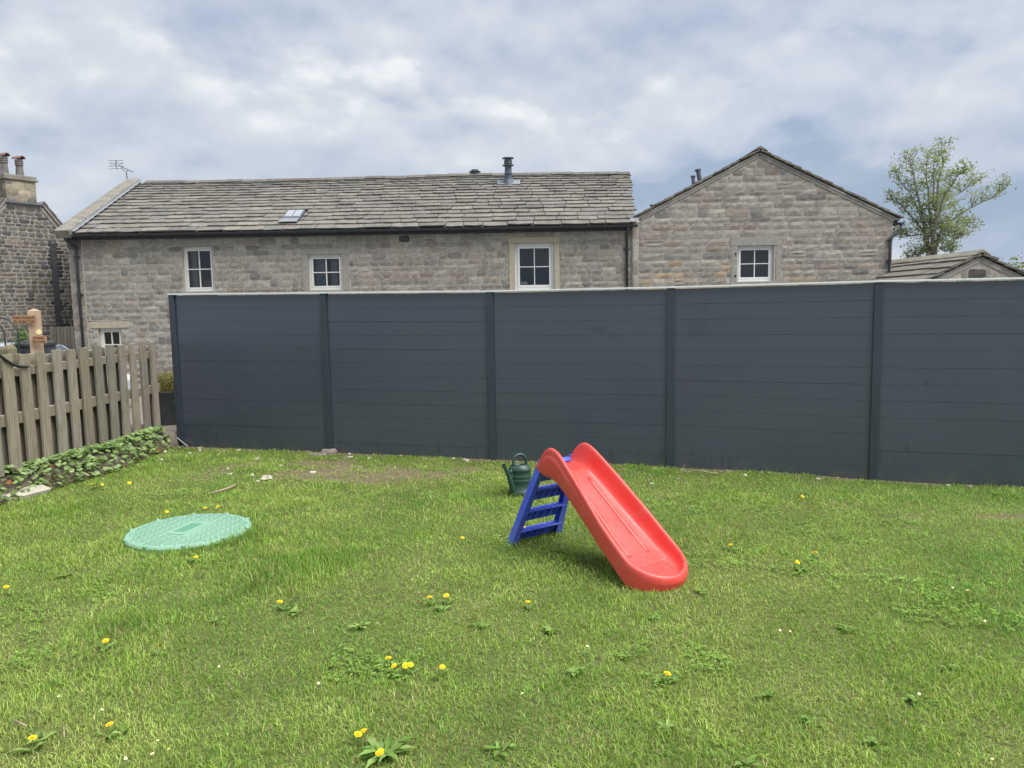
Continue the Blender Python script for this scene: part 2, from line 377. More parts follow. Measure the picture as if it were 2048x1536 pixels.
LIDC = np.array([-2.365, 5.46]); LIDR = .43
SL_AX = np.array([.588, -.81, 0]); SL_AX /= np.linalg.norm(SL_AX); SL_W = np.array([-SL_AX[1], SL_AX[0], 0]); SL_O = np.array([.139, 5.25, 0])
def grass_mesh(name, X, Y, Lh, W, col, lean, seed=0, label=None):
    n = len(X); r = np.random.default_rng(seed)
    Z = lawn_z(X, Y) - .004; ang = r.uniform(0, 2 * np.pi, n); wa = ang + np.pi / 2 + r.normal(0, .5, n)
    lx, ly = np.cos(ang), np.sin(ang); wx, wy = np.cos(wa) * W / 2, np.sin(wa) * W / 2
    le = np.clip(lean + r.normal(0, .22, n), .05, 1.35)                 # lean angle of the upper half
    l1 = Lh * .5; h1 = l1 * np.cos(le * .45); o1 = l1 * np.sin(le * .45); h2 = h1 + l1 * np.cos(np.minimum(le * 1.25, 1.75)); o2 = o1 + l1 * np.sin(np.minimum(le * 1.25, 1.75))
    V = np.empty((n, 5, 3), 'f')
    V[:, 0] = np.stack([X - wx, Y - wy, Z], -1); V[:, 1] = np.stack([X + wx, Y + wy, Z], -1)
    V[:, 2] = np.stack([X + lx * o1 - wx * .8, Y + ly * o1 - wy * .8, Z + h1], -1); V[:, 3] = np.stack([X + lx * o1 + wx * .8, Y + ly * o1 + wy * .8, Z + h1], -1)
    V[:, 4] = np.stack([X + lx * o2, Y + ly * o2, Z + h2], -1)
    me = bpy.data.meshes.new(name); me.vertices.add(n * 5); me.vertices.foreach_set('co', V.ravel())
    b = np.arange(n, dtype=np.int32)[:, None] * 5
    loops = (b + np.array([0, 1, 3, 2, 2, 3, 4], dtype=np.int32)).ravel(); me.loops.add(n * 7); me.loops.foreach_set('vertex_index', loops)
    st = (np.arange(n, dtype=np.int32)[:, None] * 7 + np.array([0, 4], dtype=np.int32)).ravel()
    me.polygons.add(n * 2); me.polygons.foreach_set('loop_start', st)
    me.update(calc_edges=True); me.validate()
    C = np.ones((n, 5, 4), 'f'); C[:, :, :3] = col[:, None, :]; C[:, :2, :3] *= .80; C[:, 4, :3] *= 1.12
    me.color_attributes.new('Col', 'FLOAT_COLOR', 'POINT').data.foreach_set('color', C.ravel())
    me.materials.append(MATS['grass']); o = bpy.data.objects.new(name, me); COL.objects.link(o); o['kind'] = 'stuff'; return o
def build_grass():
    n0 = 820000; r = np.random.default_rng(5)
    Y = 1.9 + 7.2 * r.random(n0) ** 1.25; half = .70 * Y + 1.6; X = r.uniform(-1, 1, n0) * half
    keep = (Y < fence_y(X) - .02) & (X > ledge_x(Y) + .01) & (X < 6.5); X, Y = X[keep], Y[keep]
    keep = ((X - LIDC[0]) ** 2 + (Y - LIDC[1]) ** 2 > (LIDR + .005) ** 2)
    for off in (-1, 1): pass
    X, Y = X[keep], Y[keep]; d = lawn_dirt(X, Y)
    clump = fbm(X * 9, Y * 9, 40, 2)
    p = np.clip(1.15 - 1.5 * np.clip(d - .22, 0, 1), .20, 1) * np.clip(.45 + 1.0 * clump, 0, 1); keep = r.random(len(X)) < p * .88
    X, Y, d = X[keep], Y[keep], d[keep]; n = len(X)
    tall = np.clip((fbm(X * 1.6, Y * 1.6, 8, 4) - .5) * 4, -.6, 1.2)
    def spot(px, py, rad, a):
        q = gnd(px, py); return a * np.clip(1.2 - np.hypot(X - q[0], Y - q[1]) / rad, 0, 1)
    extra = spot(570, 1150, .38, 1.6) + spot(680, 1120, .25, 1.1) + spot(260, 1260, .28, .8) + spot(480, 1080, .22, .9)
    ring = np.clip(1 - np.abs(np.hypot(X - LIDC[0], Y - LIDC[1]) - LIDR - .05) / .12, 0, 1); extra = extra + ring * .7
    sp = X * SL_AX[0] + Y * SL_AX[1] - (SL_O[0] * SL_AX[0] + SL_O[1] * SL_AX[1])
    fence_d = np.clip(1 - (fence_y(X) - Y) / .5, 0, 1); extra = extra + fence_d * .35 * (fbm(X * 4, Y * 4, 31, 2) > .55)
    Lh = (.028 + .011 * tall + .026 * extra) * r.uniform(.45, 1.6, n) * (1 - .35 * d)
    W = .0030 * r.uniform(.6, 1.6, n) * (1 + .10 * np.clip(Y - 3, 0, 6))
    u = fbm(X * 1.1 + 9, Y * 1.1, 12, 4); v = fbm(X * 5, Y * 5, 13, 3)
    hue = np.clip((u - .5) * 3.2 + (v - .5) * 2.0 + r.normal(0, .32, n), -1, 1)[:, None]
    mid = np.array([.262, .410, .070]); yel = np.array([.385, .480, .130]); dark = np.array([.175, .318, .060])
    col = np.where(hue > 0, mid + (yel - mid) * hue, mid + (dark - mid) * -hue)
    # the lawn cools to a bluer green towards the right, and in the tall tufts
    cool = np.clip((X - 1.6) / 2.4, 0, 1)[:, None] * .5; col = col * (1 - cool) + np.array([.200, .400, .105]) * cool
    ex = np.clip(extra, 0, 1)[:, None] * .7; col = col * (1 - ex) + np.array([.180, .330, .062]) * ex
    dry = (r.random(n) < .07 + .35 * np.clip(fbm(X * 2.2, Y * 2.2, 17, 3) - .60, 0, 1) * 3 + .45 * d); col[dry] = np.array([.50, .455, .20]) * r.uniform(.6, 1.15, (dry.sum(), 1))
    col *= r.uniform(.70, 1.28, (n, 1)) * np.where(r.random((n, 1)) < .06, 1.3, 1.0)  # a few random blades brightened as painted highlights
    print('blades', n)
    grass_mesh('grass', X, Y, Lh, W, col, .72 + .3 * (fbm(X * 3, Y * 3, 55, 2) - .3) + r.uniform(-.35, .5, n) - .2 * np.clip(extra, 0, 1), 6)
build_grass()

def build_clover():
    r = np.random.default_rng(44); n0 = 140000; Y = 1.9 + 6.3 * r.random(n0) ** 1.3; X = r.uniform(-1, 1, n0) * (.70 * Y + 1.2)
    k = (fbm(X * 1.5 + 3, Y * 1.5, 61, 4) > .63) & (fbm(X * 7, Y * 7, 66, 2) > .5) & (Y < fence_y(X) - .1) & (X > ledge_x(Y) + .1) & ((X - LIDC[0]) ** 2 + (Y - LIDC[1]) ** 2 > (LIDR + .02) ** 2); X, Y = X[k], Y[k]; n = len(X)
    Z = lawn_z(X, Y) + r.uniform(.012, .030, n); a = r.uniform(0, 2 * np.pi, n); V = np.empty((n, 3, 4, 3), 'f'); s_ = r.uniform(.005, .010, n)
    for j in range(3):
        b = a + j * 2.0944; dx, dy = np.cos(b), np.sin(b); t1, t2 = r.uniform(-.4, .4, n), r.uniform(-.3, .5, n)
        for q, (f_, g_) in enumerate(((0, 0), (.7, .55), (1.25, 0), (.7, -.55))): V[:, j, q] = np.stack([X + s_ * (dx * f_ - dy * g_), Y + s_ * (dy * f_ + dx * g_), Z + s_ * (f_ * t2 + g_ * t1)], -1)
    m = n * 3; me = bpy.data.meshes.new('clover'); me.vertices.add(m * 4); me.vertices.foreach_set('co', V.ravel()); me.loops.add(m * 4); me.loops.foreach_set('vertex_index', np.arange(m * 4, dtype=np.int32)); me.polygons.add(m); me.polygons.foreach_set('loop_start', np.arange(m, dtype=np.int32) * 4); me.update(calc_edges=True)
    C = np.ones((n, 12, 4), 'f'); C[:, :, :3] = (np.array([.225, .37, .072]) * r.uniform(.65, 1.3, (n, 1)))[:, None, :]; me.color_attributes.new('Col', 'FLOAT_COLOR', 'POINT').data.foreach_set('color', C.ravel())
    me.materials.append(MATS['leaf']); o = bpy.data.objects.new('clover', me); COL.objects.link(o); o['kind'] = 'stuff'; o['label'] = 'patches of small clover leaves among the lawn grass'; o['category'] = 'clover'; print('clover', n)
build_clover()

# ------------------------------------------------------------------ tall slate-grey fence
def fpt(s, z, n=0.): return FP0 + FDIR * s + FNRM * n + np.array([0, 0, z])
def on_fence(px, py):
    q = onplane(px, py, FP0, FNRM); return (q - FP0) @ FDIR, q[2]
def build_fence():
    t = thing('panel_fence', fpt(4.5, 0), 'tall slate grey fence of horizontal boards with pale metal top rail', 'fence')
    tops = [(346, 588), (650, 585), (981, 582), (1342, 574), (1757, 562)]; bots = [(364, 893), (660, 905), (986, 918), (1341, 932), (1746, 959)]
    S = [(on_fence(*a)[0] + on_fence(*b)[0]) / 2 for a, b in zip(tops, bots)]; ZT = [on_fence(*a)[1] for a in tops]; ZB = [on_fence(*b)[1] for b in bots]
    S += [S[-1] + 1.9, S[-1] + 3.8]; ZT += [ZT[-1] - .004, ZT[-1] - .008]; ZB += [ZB[-1] - .01, ZB[-1] - .01]
    print('fence', np.round(S, 2), np.round(ZT, 3), np.round(ZB, 3))
    for s, zt, zb in zip(S, ZT, ZB):
        m = MB(); m.box((s - .038, -.03, zb - .05), (s + .038, .036, zt - .012), fr=lambda a, b, c: fpt(a, c, b)); mesh_obj('post', m, 'fence_post', t, bevel=.004)
    for k in range(len(S) - 1):
        s0, s1 = S[k] + .036, S[k + 1] - .036; nb = 12
        for j in range(nb):
            m = MB(); f0, f1 = j / nb, (j + 1) / nb; g_ = .0008
            def fr(a, b, c):
                w_ = (a - S[k]) / (S[k + 1] - S[k]); zb = ZB[k] * (1 - w_) + ZB[k + 1] * w_ - .03; zt = ZT[k] * (1 - w_) + ZT[k + 1] * w_ - .02
                return fpt(a, zb + (zt - zb) * c, b)
            h = g_ / 1.75; off = random.uniform(-.0016, .0016)
            m.box((s0, -.012 + off, f0 + h), (s1, .014 + off, f1 - h), fr=fr); m.box((s0, -.01, f0 - h), (s1, .011, f0 + h), fr=fr)
            mesh_obj('board', m, 'fence_board', t, bevel=.0014)
        m = MB()
        def fr2(a, b, c):
            w_ = (a - S[k]) / (S[k + 1] - S[k]); return fpt(a, ZT[k] * (1 - w_) + ZT[k + 1] * w_ + c, b)
        m.box((S[k] - (.045 if k == 0 else 0) + .001, -.034, -.012), (S[k + 1] - .001, .046, .004), fr=fr2); mesh_obj('top_rail', m, 'aluminium', t, bevel=.002)
    return S, ZT, ZB
FS, FZT, FZB = build_fence()

# ------------------------------------------------------------------ masonry
def stone_piece(mb, F, u0, u1, z0, z1, col, proud=.022, rough=1.0):
    """one dressed stone: rounded corners, bulging rough face; F(u, z, d) gives the world point d out of the wall"""
    w, h = u1 - u0, z1 - z0; nx, nz = (5 if w > .3 else 4), 3; g = {}; vs = []
    cr = min(.012, .10 * h)
    for j in range(nz):
        for i in range(nx):
            a, b = i / (nx - 1), j / (nz - 1); bd = i in (0, nx - 1) or j in (0, nz - 1)
            u = u0 + w * a; z = z0 + h * b
            if i in (0, nx - 1) and j in (0, nz - 1): u += cr * (1 if i == 0 else -1); z += cr * (1 if j == 0 else -1)
            elif bd:
                if i in (0, nx - 1): u += random.uniform(-.006, .006) * rough
                else: z += random.uniform(-.007, .007) * rough
            else: u += random.uniform(-.15, .15) * w / nx; z += random.uniform(-.2, .2) * h / nz
            d = proud * (random.uniform(.45, .65) if bd else random.uniform(.7, 1.4)); g[i, j] = len(vs); vs.append(F(u, z, d))
    fs = [(g[i, j], g[i + 1, j], g[i + 1, j + 1], g[i, j + 1]) for i in range(nx - 1) for j in range(nz - 1)]
    ring = [(i, 0) for i in range(nx)] + [(nx - 1, j) for j in range(1, nz)] + [(i, nz - 1) for i in range(nx - 2, -1, -1)] + [(0, j) for j in range(nz - 2, 0, -1)]
    o = len(vs)
    for i, j in ring: vs.append(F(u0 + w * i / (nx - 1), z0 + h * j / (nz - 1), -.02))
    k = len(ring); fs += [(g[ring[q]], o + q, o + (q + 1) % k, g[ring[(q + 1) % k]]) for q in range(k)]
    mb.add(vs, fs, col)
def lay_stones(lim, z0, z1, hs, ws, excl, gap=.012, seed=1):
    """courses of stones between lim(z)->(u0,u1); excl = rectangles (u0,u1,z0,z1) kept free"""
    rd = random.Random(seed); out = []; z = z0
    while z < z1 - .03:
        h = min(rd.uniform(*hs), z1 - z); a, b = lim(z + h * .95); a2, b2 = lim(z + .05 * h); a, b = max(a, a2), min(b, b2); u = a + rd.uniform(-.2, 0)
        if z1 - (z + h) < hs[0] * .5: h = z1 - z
        while u < b:
            w = rd.uniform(*ws) * (1 if rd.random() > .15 else 1.5)
            subs = [(u, u + w, z, z + h)]
            if rd.random() < .04 and h > .185: subs = [(u, u + w, z, z + h * .5), (u, u + w, z + h * .5, z + h)]
            for (p, q, r_, s_) in subs:
                p, q = max(p, a), min(q, b); p += gap / 2; q -= gap / 2; r_ += gap / 2; s_ -= gap / 2; ok = True
                for (e0, e1, e2, e3) in excl:
                    if p < e1 and q > e0 and r_ < e3 and s_ > e2:
                        c = [(q - e0, 'q'), (e1 - p, 'p'), (s_ - e2, 's'), (e3 - r_, 'r')]; c[2] = (c[2][0] * (q - p) / max(s_ - r_, .01), 's'); c[3] = (c[3][0] * (q - p) / max(s_ - r_, .01), 'r')
                        k = min(c)[1]
                        if k == 'q': q = e0 - gap / 2
                        elif k == 'p': p = e1 + gap / 2
                        elif k == 's': s_ = e2 - gap / 2
                        else: r_ = e3 + gap / 2
                if q - p > .045 and s_ - r_ > .035: out.append((p, q, r_, s_))
            u += w
        z += h
    return out
def put_stones(t, rects, F, pal, material, visible, proud=.022, limit=300, name='stone', special=None, rough=1.0):
    """largest visible stones become parts, the rest one joined part"""
    order = sorted(rects, key=lambda r_: (-(visible(r_)), -(r_[1] - r_[0]) * (r_[3] - r_[2]))); rest = MB(); k = 0
    for q in order:
        c = special(q) if special else None
        if c is None: c = pal(q)
        if visible(q) and k < limit:
            m = MB(); stone_piece(m, F, *q, c, proud, rough); mesh_obj(name, m, material, t); k += 1
        else: stone_piece(rest, F, *q, c, proud, rough)
    if rest.v: mesh_obj('stonework', rest, material, t, kind='stuff')
def wall_slab(mb, F, xs0, xs1, z0, z1, holes, depth=.35, front=0.):
    us = sorted({xs0, xs1, *[h[0] for h in holes], *[h[1] for h in holes]}); zs = sorted({z0, z1, *[h[2] for h in holes], *[h[3] for h in holes]})
    for i in range(len(us) - 1):
        for j in range(len(zs) - 1):
            cu, cz = (us[i] + us[i + 1]) / 2, (zs[j] + zs[j + 1]) / 2
            if any(h[0] < cu < h[1] and h[2] < cz < h[3] for h in holes): continue
            for d in (front, -depth): mb.add([F(us[i], zs[j], d), F(us[i + 1], zs[j], d), F(us[i + 1], zs[j + 1], d), F(us[i], zs[j + 1], d)], [(0, 1, 2, 3)])
    for h in holes + [(xs0, xs1, z0, z1)]:
        c = [(h[0], h[2]), (h[1], h[2]), (h[1], h[3]), (h[0], h[3])]
        for k in range(4):
            p, q = c[k], c[(k + 1) % 4]; mb.add([F(*p, front), F(*q, front), F(*q, -depth), F(*p, -depth)], [(0, 1, 2, 3)])
def fbox(F): return lambda u, d, z: F(u, z, d)
def make_window(t, F, u0, u1, z0, z1, recess=.09, mt='white_paint', bars=(1, 1), fw=.055, sash=.045, bar=.026, vent=True):
    """timber or plastic casement: outer frame, opening sash, glazing bars, panes, dark room behind"""
    f = fbox(F); m = MB(); d0, d1 = -recess - .06, -recess
    m.box((u0, d0, z0), (u0 + fw, d1, z1), fr=f); m.box((u1 - fw, d0, z0), (u1, d1, z1), fr=f); m.box((u0 + fw, d0, z1 - fw), (u1 - fw, d1, z1), fr=f); m.box((u0 + fw, d0, z0), (u1 - fw, d1 + .012, z0 + fw), fr=f)
    win = mesh_obj('window', m, mt, t, bevel=.004)
    a0, a1, b0, b1 = u0 + fw + .003, u1 - fw - .003, z0 + fw + .003, z1 - fw - .003; m = MB(); e0, e1 = d0 + .006, d1 + .014
    m.box((a0, e0, b0), (a0 + sash, e1, b1), fr=f); m.box((a1 - sash, e0, b0), (a1, e1, b1), fr=f); m.box((a0 + sash, e0, b1 - sash), (a1 - sash, e1, b1), fr=f); m.box((a0 + sash, e0, b0), (a1 - sash, e1, b0 + sash), fr=f)
    mesh_obj('sash', m, mt, win, bevel=.003)
    g0, g1, h0, h1 = a0 + sash, a1 - sash, b0 + sash, b1 - sash; cu, cz = (g0 + g1) / 2, (h0 + h1) / 2
    m = MB(); m.box((cu - bar / 2, e0 + .004, h0), (cu + bar / 2, e1 - .006, h1), fr=f); mesh_obj('glazing_bar', m, mt, win)
    m = MB(); m.box((g0, e0 + .006, cz - bar / 2), (cu - bar / 2, e1 - .008, cz + bar / 2), fr=f); m.box((cu + bar / 2, e0 + .006, cz - bar / 2), (g1, e1 - .008, cz + bar / 2), fr=f); mesh_obj('glazing_bar', m, mt, win)
    for (p, q) in ((g0, cu - bar / 2), (cu + bar / 2, g1)):
        for (r_, s_) in ((h0, cz - bar / 2), (cz + bar / 2, h1)):
            m = MB(); tl = random.uniform(-.003, .003); m.add([F(p, r_, d0 + .03 + tl), F(q, r_, d0 + .03 - tl), F(q, s_, d0 + .03 - tl), F(p, s_, d0 + .03 + tl)], [(0, 1, 2, 3)]); mesh_obj('pane', m, 'glass', win)
    if vent:
        m = MB(); m.box((cu - .15, e1, b1 - sash * .75), (cu + .15, e1 + .012, b1 - sash * .45), fr=f); mesh_obj('trickle_vent', m, mt, win)
    m = MB(); D = -.36 - .9
    c = [(u0 - .25, z0 - .25), (u1 + .25, z0 - .25), (u1 + .25, z1 + .25), (u0 - .25, z1 + .25)]
    m.add([F(*q, D) for q in c] + [F(*q, -.352) for q in c], [(0, 1, 2, 3), (0, 4, 5, 1), (1, 5, 6, 2), (2, 6, 7, 3), (3, 7, 4, 0)]); mesh_obj('room', m, 'interior', win)
    return win, (g0, g1, h0, h1)

def pal_barn(q):
    k = random.random(); v = random.uniform(.80, 1.2)
    if k < .70: c = (.335, .315, .28)
    elif k < .82: c = (.325, .285, .245)
    elif k < .92: c = (.245, .237, .222)
    else: c = (.375, .355, .31)
    return tuple(x * v for x in c)

# ---------------------------------------------------------------- the long barn
BY = 21.0
def FB(u, z, d): return (u, BY - d, z)
def bpx(x, y): q = aty(x, y, BY); return q[0], q[2]
BX0, BX1, BEAVE = -11.88, 3.30, 3.63
RIDGE_Y, RIDGE_Z, EAV_Y, EAV_Z = 24.8, 5.62, 20.72, 3.66
def build_barn():
    t = thing('stone_barn', (-4.3, BY, YARD), 'long grey stone barn conversion with stone slate roof behind the dark fence', 'building')
    W = {}
    for nm, a, b in (('w1', (363, 494), (430, 582)), ('w2', (616, 510), (687, 579)), ('w3', (1029, 487), (1109, 579)), ('w4', (196, 657), (247, 722))):
        u0, z1 = bpx(*a); u1, z0 = bpx(*b); W[nm] = (u0, u1, z0, z1)
    holes = list(W.values()); m = MB(); wall_slab(m, FB, BX0, BX1, YARD - .1, BEAVE, holes, .35, .004)
    # gable ends and rear so the barn is a closed body
    bk = 2 * RIDGE_Y - BY
    for x in (BX0, BX1): m.add([(x, BY + .36, YARD - .1), (x, bk, YARD - .1), (x, bk, BEAVE), (x, RIDGE_Y, RIDGE_Z - .12), (x, BY + .36, BEAVE)], [(0, 1, 2, 3, 4)])
    m.add([(BX0, bk, YARD - .1), (BX1, bk, YARD - .1), (BX1, bk, BEAVE), (BX0, bk, BEAVE)], [(0, 1, 2, 3)])
    mesh_obj('wall', m, 'mortar', t)
    ex = []; f = fbox(FB)
    def dress(name, rect, material, proud=.03):
        m = MB(); m.box((rect[0], -.10, rect[2]), (rect[1], proud, rect[3]), fr=f); mesh_obj(name, m, material, t, bevel=.008); ex.append(rect)
    u0, u1, z0, z1 = W['w1']; ex.append((u0, u1, z0, z1)); dress('lintel', (u0 - .12, u1 + .28, z1 + .004, z1 + .19), 'grey_stone', .026); dress('sill', (u0 - .05, u1 + .05, z0 - .11, z0 - .004), 'grey_stone', .05)
    u0, u1, z0, z1 = W['w2']; ex.append((u0, u1, z0, z1)); dress('lintel', (u0 - .20, u1 + .20, z1 + .004, z1 + .17), 'grey_stone', .024)
    dress('jamb', (u0 - .17, u0 - .003, z0 - .02, z1), 'grey_stone', .022); dress('jamb', (u1 + .003, u1 + .17, z0 - .02, z1), 'grey_stone', .022); dress('sill', (u0 - .2, u1 + .2, z0 - .14, z0 - .024), 'grey_stone', .05)
    u0, u1, z0, z1 = W['w3']; ex.append((u0, u1, z0, z1)); dress('lintel', (u0 - .165, u1 + .15, z1 + .004, z1 + .165), 'dressed_stone', .030)
    dress('jamb', (u0 - .155, u0 - .003, z0 - .05, z1 + .001), 'dressed_stone', .027); dress('jamb', (u1 + .003, u1 + .14, z0 - .05, z1 + .001), 'dressed_stone', .027); dress('sill', (u0 - .2, u1 + .2, z0 - .18, z0 - .054), 'dressed_stone', .05)
    u0, u1, z0, z1 = W['w4']; ex.append((u0, u1, z0, z1)); dress('lintel', (u0 - .2, u1 + .22, z1 + .004, z1 + .18), 'dressed_stone', .03)
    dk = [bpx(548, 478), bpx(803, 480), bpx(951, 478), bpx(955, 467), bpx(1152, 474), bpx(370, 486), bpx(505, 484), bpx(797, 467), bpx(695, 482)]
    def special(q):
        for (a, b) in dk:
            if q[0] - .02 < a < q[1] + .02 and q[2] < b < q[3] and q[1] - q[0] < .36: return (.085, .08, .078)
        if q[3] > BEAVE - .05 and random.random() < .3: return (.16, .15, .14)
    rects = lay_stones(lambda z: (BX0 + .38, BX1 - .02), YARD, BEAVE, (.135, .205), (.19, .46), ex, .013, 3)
    # long and short quoins at the left corner
    z = YARD; k = 0
    while z < BEAVE - .1:
        h = random.uniform(.28, .4); h = min(h, BEAVE - z); rects.append((BX0 + .004, BX0 + .36, z + .006, z + h - .006)); z += h; k += 1
    fence_top = lambda u: 1.9 + .006 * (u + 11)
    def vis(q):
        cu, cz = (q[0] + q[1]) / 2, (q[2] + q[3]) / 2
        return 1 if (cz > 1.98 or (cu < -8.9 and cz > .6) ) else 0
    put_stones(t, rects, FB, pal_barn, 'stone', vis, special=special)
    # windows
    w1, g1 = make_window(t, FB, *W['w1'], .10, 'white_paint', fw=.06); w2, g2 = make_window(t, FB, *W['w2'], .08, 'white_paint', fw=.06)
    w3, g3 = make_window(t, FB, *W['w3'], .10, 'white_plastic', fw=.07, sash=.06, bar=.022); make_window(t, FB, *W['w4'], .09, 'white_paint', fw=.06, vent=False)
    # curtains
    def curtain(win, ua, ub, za, zb, d, folds):
        m = MB(); n = folds * 6; vs = []
        for j in (0, 1):
            for i in range(n + 1): vs.append(FB(ua + (ub - ua) * i / n, (za, zb)[j], d + .02 * math.sin(i * 2 * math.pi / 6)))
        m.add(vs, [(i, i + 1, n + 2 + i, n + 1 + i) for i in range(n)]); mesh_obj('curtain', m, 'curtain', win, smooth=True)
    curtain(w2, g2[0], g2[0] + .30, g2[2], g2[3], -.34, 4); curtain(w2, g2[0] + .42, g2[0] + .60, g2[2], g2[3], -.33, 3); curtain(w1, g1[0], g1[0] + .14, g1[2], g1[3], -.34, 2)
    # things on the window sills, indoors
    m = MB(); m.box((g1[1] - .26, BY + .20, g1[2]), (g1[1] - .005, BY + .33, g1[2] + .19)); tag(centre(mesh_obj('cardboard_box', m, 'cardboard', bevel=.004)), 'brown cardboard box inside the tall barn window', 'box')
    m = MB(); m.lathe([(.001, 0)] + [(.125 * math.sin(a), .125 - .125 * math.cos(a)) for a in np.linspace(.15, math.pi - .15, 12)] + [(.001, .25)], 20, (g2[0] + .21, BY + .29, g2[2]))
    tag(centre(mesh_obj('ball', m, 'blue_ball', smooth=True)), 'blue ball behind the glass of the square curtained window', 'ball')
    m = MB(); m.box((g3[0] + .01, BY + .22, g3[2]), (g3[0] + .20, BY + .235, g3[2] + .10)); m.box((g3[0] + .01, BY + .236, g3[2]), (g3[0] + .20, BY + .36, g3[2] + .012)); tag(centre(mesh_obj('laptop', m, 'white_plastic', bevel=.004)), 'pale open laptop behind the sandstone framed window', 'laptop')
    # ---- roof
    sl_ = Vector((0, RIDGE_Y - EAV_Y, RIDGE_Z - EAV_Z)); LEN = sl_.length; sl_.normalize(); nn = Vector((0, -sl_.z, sl_.y))
    def FR(u, v, n): return (u, EAV_Y + sl_.y * v + nn.y * n, EAV_Z + sl_.z * v + nn.z * n)
    def right(v): return 3.42 + .42 * v / LEN
    m = MB(); m.add([FR(BX0 + .1, .02, -.03), FR(right(0) - .12, .02, -.03), FR(right(LEN) - .12, LEN, -.03), FR(BX0 + .1, LEN, -.03)], [(0, 1, 2, 3)])
    by, bz = 2 * RIDGE_Y - EAV_Y, EAV_Z; m.add([(BX0 + .1, RIDGE_Y, RIDGE_Z - .03), (right(LEN) - .12, RIDGE_Y, RIDGE_Z - .03), (right(LEN) - .12, by, bz), (BX0 + .1, by, bz)], [(0, 1, 2, 3)])
    roof = mesh_obj('roof', m, 'grey_stone', t)
    nc = 16; e = np.linspace(.37, .235, nc); e *= (LEN - .06) / e.sum(); v = 0; items = []; rd = random.Random(4)
    sky0 = onplane(570, 452, (0, EAV_Y, EAV_Z), nn); sky1 = onplane(611, 420, (0, EAV_Y, EAV_Z), nn)
    SU0, SU1 = -6.18, -5.70; SV0, SV1 = .66, 1.40
    for k in range(nc):
        u = BX0 + .30 + rd.uniform(-.3, 0); rgt = right(v) + rd.uniform(-.05, .03)
        while u < rgt - .06:
            w = rd.uniform(.34, .70) * (1.15 - .3 * k / nc); a, b = max(u, BX0 + .36), min(u + w, rgt)
            if rgt - b < .15: b = rgt; u = rgt
            if b - a > .08: items.append((a, b, v, e[k], k))
            u += w
        v += e[k]
    def slate(m, a, b, v0, ex_, k, rd):
        th = rd.uniform(.028, .045); g_ = .008; a += g_; b -= g_; lift = .036 + th + rd.uniform(-.006, .008); tail = v0 + rd.uniform(-.018, .018); head = min(v0 + ex_ * 1.55, LEN - .01); n = 4
        sag = -.03 * math.sin((a - BX0) * .42) * (k / nc)
        vs = []
        for i in range(n):
            u = a + (b - a) * i / (n - 1); j = rd.uniform(-.010, .010); q = rd.uniform(-.006, .006); cut = .015 if i in (0, n - 1) else 0
            vs += [FR(u, tail + j + cut, lift + q + sag), FR(u, tail + j + cut + .006, lift - th + q + sag), FR(u, head, .024 + sag)]
        fs = []
        for i in range(n - 1):
            p = i * 3; fs += [(p, p + 3, p + 5, p + 2), (p + 1, p + 4, p + 3, p)]
        p = (n - 1) * 3; fs += [(0, 2, 1), (p, p + 1, p + 2)]
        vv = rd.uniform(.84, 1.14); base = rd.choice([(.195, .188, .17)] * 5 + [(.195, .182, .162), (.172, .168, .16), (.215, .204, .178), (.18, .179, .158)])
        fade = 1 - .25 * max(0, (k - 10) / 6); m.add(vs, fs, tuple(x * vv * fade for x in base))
    items = [i for i in items if not (i[0] < SU1 and i[1] > SU0 and i[2] + i[3] > SV0 + .25 and i[2] < SV1 - .05)]
    items += [(SU1 + .03, SU1 + .42, i[2], i[3], i[4]) for i in []]
    items.sort(key=lambda i: -(i[1] - i[0]) * i[3]); rest = MB()
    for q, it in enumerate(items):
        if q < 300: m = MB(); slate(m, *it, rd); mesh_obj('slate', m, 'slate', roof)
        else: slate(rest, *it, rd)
    # slates cut round the roof light
    for (k, vv) in enumerate(np.cumsum(e) - e):
        if vv + e[k] > SV0 + .25 and vv < SV1 - .05:
            spans = sorted([(i[0], i[1]) for i in items if abs(i[2] - vv) < .01]); lo = max([b for a, b in spans if b <= SU0 + .01], default=SU0); hi = min([a for a, b in spans if a >= SU1 - .01], default=SU1)
            for a, b in ((lo, SU0 - .01), (SU1 + .01, hi)):
                if b - a > .06: slate(rest, a, b, vv, e[k], k, rd)
    if rest.v: mesh_obj('slating', rest, 'slate', roof, kind='stuff')
    u = BX0 + .45
    while u < right(LEN) - .05:
        w = min(rd.uniform(.5, .8), right(LEN) - u); m = MB(); j = rd.uniform(-.012, .012); sg = -.03 * math.sin((u - BX0) * .42)
        pr = [(-.17, -.06), (-.14, -.035), (0, .045), (.14, -.035), (.17, -.06), (0, -.03)]; vs = []
        for uu in (u + .004, u + w - .004): vs += [(uu, RIDGE_Y + a, RIDGE_Z + .062 + b + j + sg) for a, b in pr]
        n = 6; m.add(vs, [(i, (i + 1) % n, n + (i + 1) % n, n + i) for i in range(n)] + [tuple(range(n))[::-1], tuple(range(n, 2 * n))], jit((.15, .142, .13), rd, .75, 1.15)); mesh_obj('ridge_stone', m, 'slate', roof, bevel=.01); u += w
    # raised coping along the left verge, with a lead soaker
    vv = -.10; k = 0
    while vv < LEN - .05:
        ln = min(rd.uniform(.95, 1.3), LEN + .02 - vv); m = MB(); m.box((BX0 - .10, vv + .004, -.05), (BX0 + .30, vv + ln - .004, .17 + rd.uniform(-.006, .006)), fr=lambda a, b, c: FR(a, b, c)); mesh_obj('coping_stone', m, 'coping_stone', t, bevel=.012); vv += ln
    m = MB(); vs = []
